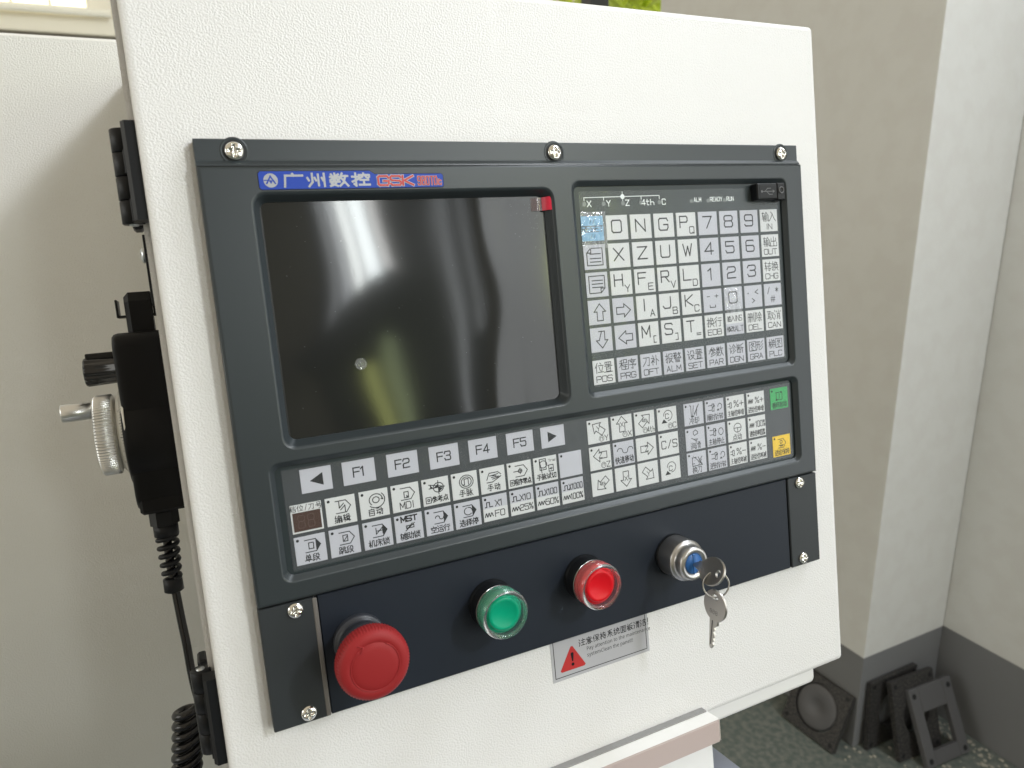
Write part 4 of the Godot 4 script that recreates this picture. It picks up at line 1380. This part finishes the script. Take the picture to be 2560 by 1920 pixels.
# ---------------------------------------------------------------- plate with the push buttons
func build_button_plate() -> void:
	var o := thing("button_plate", "dark navy plate of push buttons under the control unit", "control panel", frame(210, -273, -9.9))
	var b := Vector3(210, -273, -9.9)
	part("face_plate", simple_box(Vector3(32.0, -309.3, -9.9) - b, Vector3(389.2, -238.0, -2.0) - b, mats.plate_paint, 0.5), o)
	for k in 2:
		var x0: float = [0.0, 390.0][k]
		var x1: float = [30.4, 420.0][k]
		var s := Shape.new()
		s.box(Vector3(x0, -309.3, -9.9) - b, Vector3(x1, -238.0, -1.0) - b, 0.6)
		var e := part("end_plate", s.mesh(mats.end_paint), o)
		if k == 0:
			part("edge_strip", simple_box(Vector3(29.0, -309.0, -1.6) - b, Vector3(31.6, -238.3, -0.6) - b, mats.end_edge, 0.5), e)
		for y in [-242.8, -303.5]:
			part("screw", screw_mesh(4.3, 2.4, x0 * 0.1 + y, mats.chrome), e, "", Vector3([19.5, 401.5][k], y, -0.9) - b)
	part("gap", simple_box(Vector3(1, -309.0, -9.8) - b, Vector3(419, -236.0, -4.0) - b, mats.groove), o)


func build_buttons() -> void:
	# emergency stop
	var o := thing("emergency_stop", "red mushroom emergency stop button with a turn arrow, at the plate's left", "button", frame(52.5, -269.5, -2.0))
	var s := Shape.new()
	s.smooth()
	s.lathe([[15.2, 0], [15.2, 3.5], [14.6, 4.2], [13.0, 4.4], [13.0, 10.0], [14.4, 11.0], [14.4, 18.0], [13.2, 19.0], [10.5, 19.5], [10.5, 26]], Transform3D(), 44)
	part("collar", s.mesh(mats.collar_grey), o)
	s = Shape.new()
	s.smooth()
	s.lathe([[12.0, 25.0], [18.6, 26.5], [19.5, 28.0, 1], [19.8, 30.0, 1], [19.8, 34.5, 1], [19.4, 36.0, 1], [18.8, 37.2], [17.6, 38.3], [15.5, 38.9], [13.6, 39.0], [13.2, 38.7], [12.8, 39.0], [9.0, 39.5], [0, 39.8]], Transform3D(), 288, 0.28, 72)
	var hd := part("head", s.mesh(mats.stop_red), o)
	s = Shape.new()
	s.smooth()
	var arc := []
	for i in 41:
		var t := lerpf(deg_to_rad(128), deg_to_rad(128 + 292), i / 40.0)
		arc.append(Vector3(13.2 * cos(t), 13.2 * sin(t), 39.0))
	s.tube(arc, 0.38, 6)
	var tip: Vector3 = Vector3(13.2 * cos(deg_to_rad(116)), 13.2 * sin(deg_to_rad(116)), 39.1)
	s.tube([tip + Vector3(-2.6, 1.6, -0.3), tip + Vector3(0.6, 0.4, 0)], 0.38, 6)
	s.tube([tip + Vector3(-1.4, -2.8, 0.0), tip + Vector3(0.6, 0.4, 0)], 0.38, 6)
	part("turn_arrow", s.mesh(mats.stop_red), hd)
	# lit push buttons
	for k in 2:
		var x: float = [136.5, 204.6][k]
		o = thing("push_button", ["green push button with a clear guard ring", "red push button with a clear guard ring"][k], "button", frame(x, -270.0, -2.0), "round push buttons on the plate")
		s = Shape.new()
		s.smooth()
		s.lathe([[15.4, 0], [15.4, 1.6], [15.0, 2.2], [14.7, 3.0], [14.7, 11.5], [14.2, 12.2], [12.0, 12.4]], Transform3D(), 44)
		part("collar", s.mesh(mats.black_plastic), o)
		s = Shape.new()
		s.smooth()
		s.lathe([[13.0, 12.0], [13.0, 17.0], [12.2, 18.5], [11.0, 18.8], [10.6, 19.0], [10.4, 20.2], [9.8, 20.8], [8.2, 21.0], [7.9, 20.8], [0, 21.4]], Transform3D(), 44)
		part("lens", s.mesh([mats.lens_green, mats.lens_red][k]), o)
		s = Shape.new()
		s.smooth()
		s.lathe([[15.2, 12.3], [15.2, 16.0], [14.9, 16.6], [15.3, 17.2], [15.2, 21.6], [14.4, 23.0], [13.2, 23.0], [12.3, 22.0], [12.0, 19.4], [13.4, 18.6], [13.5, 12.3], [15.2, 12.3]], Transform3D(), 48)
		part("guard_ring", s.mesh(mats.clear_plastic), o)
	# key switch
	o = thing("key_switch", "round steel key switch with a blue core, at the plate's right", "switch", frame(278.0, -271.8, -2.0))
	s = Shape.new()
	s.smooth()
	s.lathe([[15.0, 0], [15.0, 1.2], [14.6, 1.8]], Transform3D(), 44)
	part("base_ring", s.mesh(mats.black_plastic), o)
	s = Shape.new()
	s.smooth()
	s.lathe([[14.4, 1.0], [14.4, 15.5], [14.0, 16.6], [12.6, 17.0], [12.0, 17.6], [11.7, 19.0], [11.7, 23.0], [11.0, 24.2], [10.0, 24.6], [8.4, 24.4], [7.2, 23.4], [7.0, 22.6]], Transform3D(), 48)
	part("barrel", s.mesh(mats.satin_steel), o)
	s = Shape.new()
	s.smooth()
	s.lathe([[7.1, 20.0], [7.1, 23.2], [6.8, 23.6], [0, 23.7]], Transform3D(), 32)
	s.flat()
	s.box(Vector3(-1.0, -6.8, 23.4), Vector3(1.0, 6.8, 24.2), 0.3)
	part("core", s.mesh(mats.core_blue), o)


func key_shape(called: String, o: Node3D, blade: float) -> void:
	# lies in its own x-y plane: the bow's middle at the origin, the blade towards -y
	var s := Shape.new()
	var outer := []
	var hole := []
	for i in 44:
		var t := TAU * i / 44
		outer.append(Vector2(9.6 * cos(t), 11.2 * sin(t)))
		hole.append(Vector2(2.6 * cos(t), 6.4 + 2.0 * sin(t)))
	s.smooth(1)
	s.loft([at_z(hole, 1.0), at_z(hole, -1.0)])
	s.smooth(2)
	s.loft([at_z(outer, -0.7), at_z(outer, 0.7)])
	s.flat()
	var oi := outer.map(func(q): return q * 0.965)
	s.loft([at_z(outer, 0.7), at_z(oi, 1.0), at_z(hole, 1.0)])
	s.loft([at_z(hole, -1.0), at_z(oi, -1.0), at_z(outer, -0.7)])
	part("bow", s.mesh(mats.nickel), o)
	if blade > 0:
		s = Shape.new()
		var pts := [Vector2(-3.6, -10.0), Vector2(3.6, -10.0), Vector2(3.6, -13.5), Vector2(2.4, -14.0)]
		var y := -14.5
		var k := 0
		while y > -10.0 - blade + 3:
			pts.append(Vector2([2.2, 1.0, 1.9, 0.6, 1.6][k % 5], y))
			y -= 1.6
			k += 1
		pts.append(Vector2(0.2, -10.0 - blade))
		pts.append(Vector2(-1.2, -10.0 - blade))
		pts.append(Vector2(-2.0, -10.0 - blade + 1.8))
		s.prism(pts, -0.8, 0.8, 0.2)
		part("blade", s.mesh(mats.nickel), o)
		part("groove", simple_box(Vector3(-1.2, -10.0 - blade + 3, 0.7), Vector3(-0.2, -11.0, 0.86), mats.dark_nickel), o)
	s = Shape.new()
	for i in 3:
		figure(s, GLYPHS["8"], Vector2(-3.4 + 2.4 * i, -3.2), Vector2(1.5, 2.6), 0.3, 1.0)
	part("stamped_number", s.mesh(mats.dark_nickel), o)


func build_keys() -> void:
	# the key in the lock: blade along the lock's axis, bow turned up to the right
	var e := Vector3(0.53, 0.85, 0.0).normalized()
	var own := Basis(e, Vector3(0, 0, 1), e.cross(Vector3(0, 0, 1)))
	var o := thing("key", "flat nickel key standing in the key switch", "key", frame(278.0, -271.6, 40.0, own))
	key_shape("key", o, 8.0)
	# the ring through its bow, and the spare key hanging below
	var g := Vector3(0, -cos(deg_to_rad(LEAN)), -sin(deg_to_rad(LEAN)))
	var rc := Vector3(279.0, -280.4, 41.5)
	var s := Shape.new()
	s.smooth()
	var nrm := Vector3(-0.42, 0.12, 0.9).normalized()
	var u := (g - nrm * g.dot(nrm)).normalized()
	var v := nrm.cross(u)
	var coil := []
	for i in 97:
		var t := TAU * 2.0 * i / 96.0
		coil.append((u * cos(t) + v * sin(t)) * 8.6 + nrm * (i / 96.0 - 0.5) * 1.1)
	s.tube(coil, 0.5, 8)
	single("key_ring", s.mesh(mats.nickel), "split ring through the bow of the key in the switch", "key ring", frame(rc.x, rc.y, rc.z))
	var down := (g + Vector3(-0.03, 0, 0)).normalized()
	var look := Vector3(-0.98, 0.1, 0.12)
	var face := (look - down * look.dot(down)).normalized()
	var kb := Basis((-down).cross(face), -down, face)
	var kc := rc + u * 8.4 + down * 6.2
	o = thing("key", "spare nickel key hanging from the split ring", "key", frame(kc.x, kc.y, kc.z, kb))
	key_shape("key", o, 22.0)


# ---------------------------------------------------------------- hand pendant
func build_pendant() -> void:
	# the hook it hangs on
	var o := thing("pendant_hook", "thin black steel bracket bent into a hook on the box's left side", "bracket", frame(-29.2, -40, -155))
	var b := Vector3(-29.2, -40, -155)
	var s := Shape.new()
	s.box(Vector3(-33.4, -62.0, -172) - b, Vector3(-31.6, -15.0, -138) - b, 0.3)
	s.box(Vector3(-31.6, -40.0, -166) - b, Vector3(-29.0, -20.0, -144) - b, 0.3)
	part("back_strip", s.mesh(mats.black_plastic), o)
	s = Shape.new()
	s.box(Vector3(-55.6, -68.6, -165) - b, Vector3(-32.2, -67.2, -145) - b, 0.3)
	s.box(Vector3(-55.9, -68.6, -165) - b, Vector3(-54.5, -56.5, -145) - b, 0.3)
	s.box(Vector3(-33.3, -68.4, -165) - b, Vector3(-31.7, -61.5, -145) - b, 0.3)
	part("hook", s.mesh(mats.black_plastic), o)
	part("screw", screw_mesh(5.4, 3.4, 0.4, mats.zinc), o, "", Vector3(-33.4, -27, -155) - b)
	(o.get_child(2) as Node3D).rotation.y = -PI / 2
	# pendant: its control face looks left (-x)
	b = Vector3(-45, -140, -155)
	o = thing("hand_pendant", "black handwheel pendant hanging on the box's left side", "pendant", frame(b.x, b.y, b.z))
	# outline in the z-y plane: local X = -z, local Y = y, pulled along -x ... built as a prism turned about y
	var turn := Transform3D(Basis(Vector3(0, 0, 1), Vector3(0, 1, 0), Vector3(-1, 0, 0)), Vector3.ZERO)
	s = Shape.new()
	var outl := []
	for p in rrect(-31, -60, 31, 61, 9, 8):
		# a waist: narrower at the foot
		var k := 1.0 if p.y > -25 else lerpf(0.78, 1.0, clampf((p.y + 60) / 35.0, 0, 1))
		outl.append(Vector2(p.x * k, p.y))
	s.smooth(1)
	var lp := []
	for q in [[0.86, -16.0], [0.97, -15.4], [1.0, -13.5], [1.0, 11.0], [0.98, 13.5], [0.94, 14.8], [0.88, 15.2]]:
		lp.append(outl.map(func(p): return turn * Vector3(p.x * q[0], p.y * (1.0 + (q[0] - 1.0) * 0.6), q[1])))
	s.loft(lp)
	s.flat()
	s.poly(lp[lp.size() - 1], Vector3.LEFT)
	s.poly(lp[0], Vector3.RIGHT)
	part("body", s.mesh(mats.black_casting), o)
	s = Shape.new()
	s.smooth()
	s.lathe([[0, -16], [33.5, -16], [35.0, -14.5], [35.0, 13.0], [34.5, 15.0], [33.0, 16.2], [0, 16.2]], Transform3D(turn.basis, Vector3(0, -10.0, 0)), 56)
	part("wheel_housing", s.mesh(mats.black_casting), o)
	s = Shape.new()
	# hanging tab: arch that the hook passes through
	var tab := []
	for p in [Vector2(-13, 52), Vector2(-13, 82), Vector2(-9, 88), Vector2(9, 88), Vector2(13, 82), Vector2(13, 52)]:
		tab.append(p)
	s.prism(tab, -11.0, 5.5, 3.0, turn)
	part("hanging_tab", s.mesh(mats.black_casting), o)
	# foot block and gland
	s = Shape.new()
	s.box(Vector3(-13.5, -62, -26), Vector3(16.2, -50, 26), 2.0)
	part("foot", s.mesh(mats.black_casting), o)
	# selector knob
	s = Shape.new()
	var knob_xf := Transform3D(turn.basis, Vector3(0, 37.0, 4))
	s.smooth()
	s.lathe([[10.5, 13.0], [10.5, 14.6], [9.0, 15.0], [9.2, 33.5, 1], [8.4, 35.0, 1], [6.5, 35.4], [0, 35.4]], knob_xf, 96, 0.5, 12)
	s.flat()
	s.box(Vector3(-1.4, -7.6, 15), Vector3(1.4, 12.4, 33.5), 0.6, knob_xf)
	part("selector_knob", s.mesh(mats.black_gloss), o)
	# dial and handwheel
	var wheel_xf := Transform3D(turn.basis, Vector3(0, -7.0, 0))
	s = Shape.new()
	s.smooth()
	s.lathe([[34.0, 14.0], [34.0, 14.8], [32.5, 15.4], [25.5, 19.6], [22.0, 20.0]], wheel_xf, 80)
	var dial := part("dial", s.mesh(mats.dial_paint), o)
	s = Shape.new()
	for i in 100:
		var a := TAU * i / 100
		var r1 := 28.4 if i % 10 == 0 else (29.2 if i % 5 == 0 else 30.0)
		var mk := func(r: float, off: float) -> Vector3:
			var zz := 15.4 + (32.5 - r) / 7.0 * 4.2 + 0.12
			return wheel_xf * Vector3(r * cos(a + off / r), r * sin(a + off / r), zz)
		s.quad(mk.call(r1, -0.22), mk.call(32.4, -0.22), mk.call(32.4, 0.22), mk.call(r1, 0.22))
	part("scale_marks", s.mesh(mats.ink), dial)
	s = Shape.new()
	s.smooth()
	s.lathe([[22.5, 18.0], [22.5, 20.4], [26.0, 21.4, 1], [27.2, 22.4, 1], [27.2, 31.6, 1], [26.4, 32.8, 1], [25.0, 33.4], [23.0, 33.4], [22.0, 32.4], [0, 32.4]], wheel_xf, 640, 0.5, 80)
	var wh := part("handwheel", s.mesh(mats.aluminium), o)
	s = Shape.new()
	s.smooth()
	s.lathe([[5.2, 31.5], [5.2, 33.6], [5.9, 34.0], [6.1, 51.0], [5.6, 52.0], [0, 52.2]], Transform3D(turn.basis, wheel_xf.origin + Vector3(0, 18.5, 5)), 28)
	part("crank_handle", s.mesh(mats.aluminium), wh)


func build_cable() -> void:
	var b := Vector3(-46, -204, -155)
	var o := thing("coiled_cable", "black cable with a strain relief and coiled lower end, under the pendant", "cable", frame(b.x, b.y, b.z))
	var s := Shape.new()
	s.lathe([[0, 14], [9.6, 14], [9.6, 9.6], [9.6, 4.0], [8.9, 3.0], [8.9, 0.0], [0, 0]].map(func(q): return [q[0], -q[1]]), Transform3D(Basis(Vector3.RIGHT, -PI / 2), Vector3(0, -12.0 + 14.0, 0)), 6)
	part("gland_nut", s.mesh(mats.black_plastic), o)
	s = Shape.new()
	s.smooth()
	s.lathe([[0, -20], [8.2, -20], [8.2, -12], [0, -12]], Transform3D(Basis(Vector3.RIGHT, -PI / 2), Vector3(0, 0, 0)), 24)
	part("relief_collar", s.mesh(mats.black_plastic), o)
	s = Shape.new()
	s.smooth()
	s.lathe([[0, -62.0], [5.0, -62.0], [6.6, -61.0], [6.4, -52.0], [4.8, -51.4], [0, -51]], Transform3D(Basis(Vector3.RIGHT, -PI / 2), Vector3(-0.6, 0, 0)), 24)
	part("relief_end", s.mesh(mats.black_plastic), o)
	s = Shape.new()
	s.smooth()
	var hel := []
	for i in 121:
		var t := i / 120.0
		var a := t * TAU * 5.2
		hel.append(Vector3(cos(a) * lerpf(6.4, 5.2, t) - t * 0.6, -20 - t * 32, sin(a) * lerpf(6.4, 5.2, t)))
	s.tube(hel, 1.75, 8)
	part("strain_relief", s.mesh(mats.black_plastic), o)
	s = Shape.new()
	s.smooth()
	var path := [Vector3(0, -10, 0), Vector3(-0.6, -40, 0), Vector3(0.4, -66, 1), Vector3(1.2, -84, 2), Vector3(2.2, -102, 3), Vector3(2.6, -120, 3), Vector3(3.4, -134, 3), Vector3(4.6, -146, 2), Vector3(5.4, -153, 0)]
	var fine := []
	for i in path.size() - 1:
		for j in 5:
			fine.append((path[maxi(i - 1, 0)] as Vector3).cubic_interpolate(path[i], path[i], path[i], 0.0) if false else (path[i] as Vector3).cubic_interpolate(path[i + 1], path[maxi(i - 1, 0)], path[mini(i + 2, path.size() - 1)], j / 5.0))
	var c0 := Vector3(-3.2, -150, -2)
	var c1 := Vector3(-20, -268, -2)
	for i in 401:
		var t := i / 400.0
		var a := t * TAU * 15.0 + 0.15
		var cc := c0.lerp(c1, t)
		fine.append(cc + Vector3(cos(a) * 8.2, 1.2 * cos(a), sin(a) * 8.2))
	s.tube(fine, 3.05, 10)
	part("cable", s.mesh(mats.black_gloss), o)


func build_label() -> void:
	var o := thing("warning_label", "silver warning label with a red triangle under the button plate", "label", frame(178.4, -341.3, -10.0))
	part("sticker", simple_box(Vector3(0, 0, -0.1), Vector3(79.2, 32.5, 0.22), mats.sticker, 0.05), o)
	var s := Shape.new()
	for q in [[2.2, 2.4, 77.0, 2.4], [77.0, 2.4, 77.0, 40.0], [2.2, 2.4, 2.2, 40.0]]:
		s.line(Vector2(q[0], q[1]), Vector2(q[2], minf(q[3], 32.2)), 0.5, 0.24)
	write(s, "注意保持系统面板清洁!", Vector2(51.0, 22.4), 4.7, 0.5, 0.24, 0.75)
	part("frame_and_text", s.mesh(mats.ink), o)
	s = Shape.new()
	s.flat()
	type_text(s, "Pay attention to the maintenance", 27.6, 14.6, 2.6, 0.24, 0.98)
	type_text(s, "systemClean the panel!!", 27.6, 10.0, 2.6, 0.24, 0.98)
	part("small_text", s.mesh(mats.ink), o)
	s = Shape.new()
	s.prism([Vector2(6.2, 6.6), Vector2(7.2, 5.6), Vector2(25.0, 5.6), Vector2(26.0, 6.6), Vector2(16.9, 22.0), Vector2(15.4, 22.0)], 0.2, 0.3)
	var t := part("red_triangle", s.mesh(mats.red_print), o)
	s = Shape.new()
	s.poly([Vector3(15.2, 17.6, 0.34), Vector3(14.9, 16.6, 0.34), Vector3(15.6, 11.4, 0.34), Vector3(16.6, 11.4, 0.34), Vector3(17.3, 16.6, 0.34), Vector3(17.0, 17.6, 0.34)], Vector3.BACK)
	s.disc(Vector2(16.1, 9.2), 1.15, 0.34, 16)
	part("exclamation_mark", s.mesh(mats.ink), t)
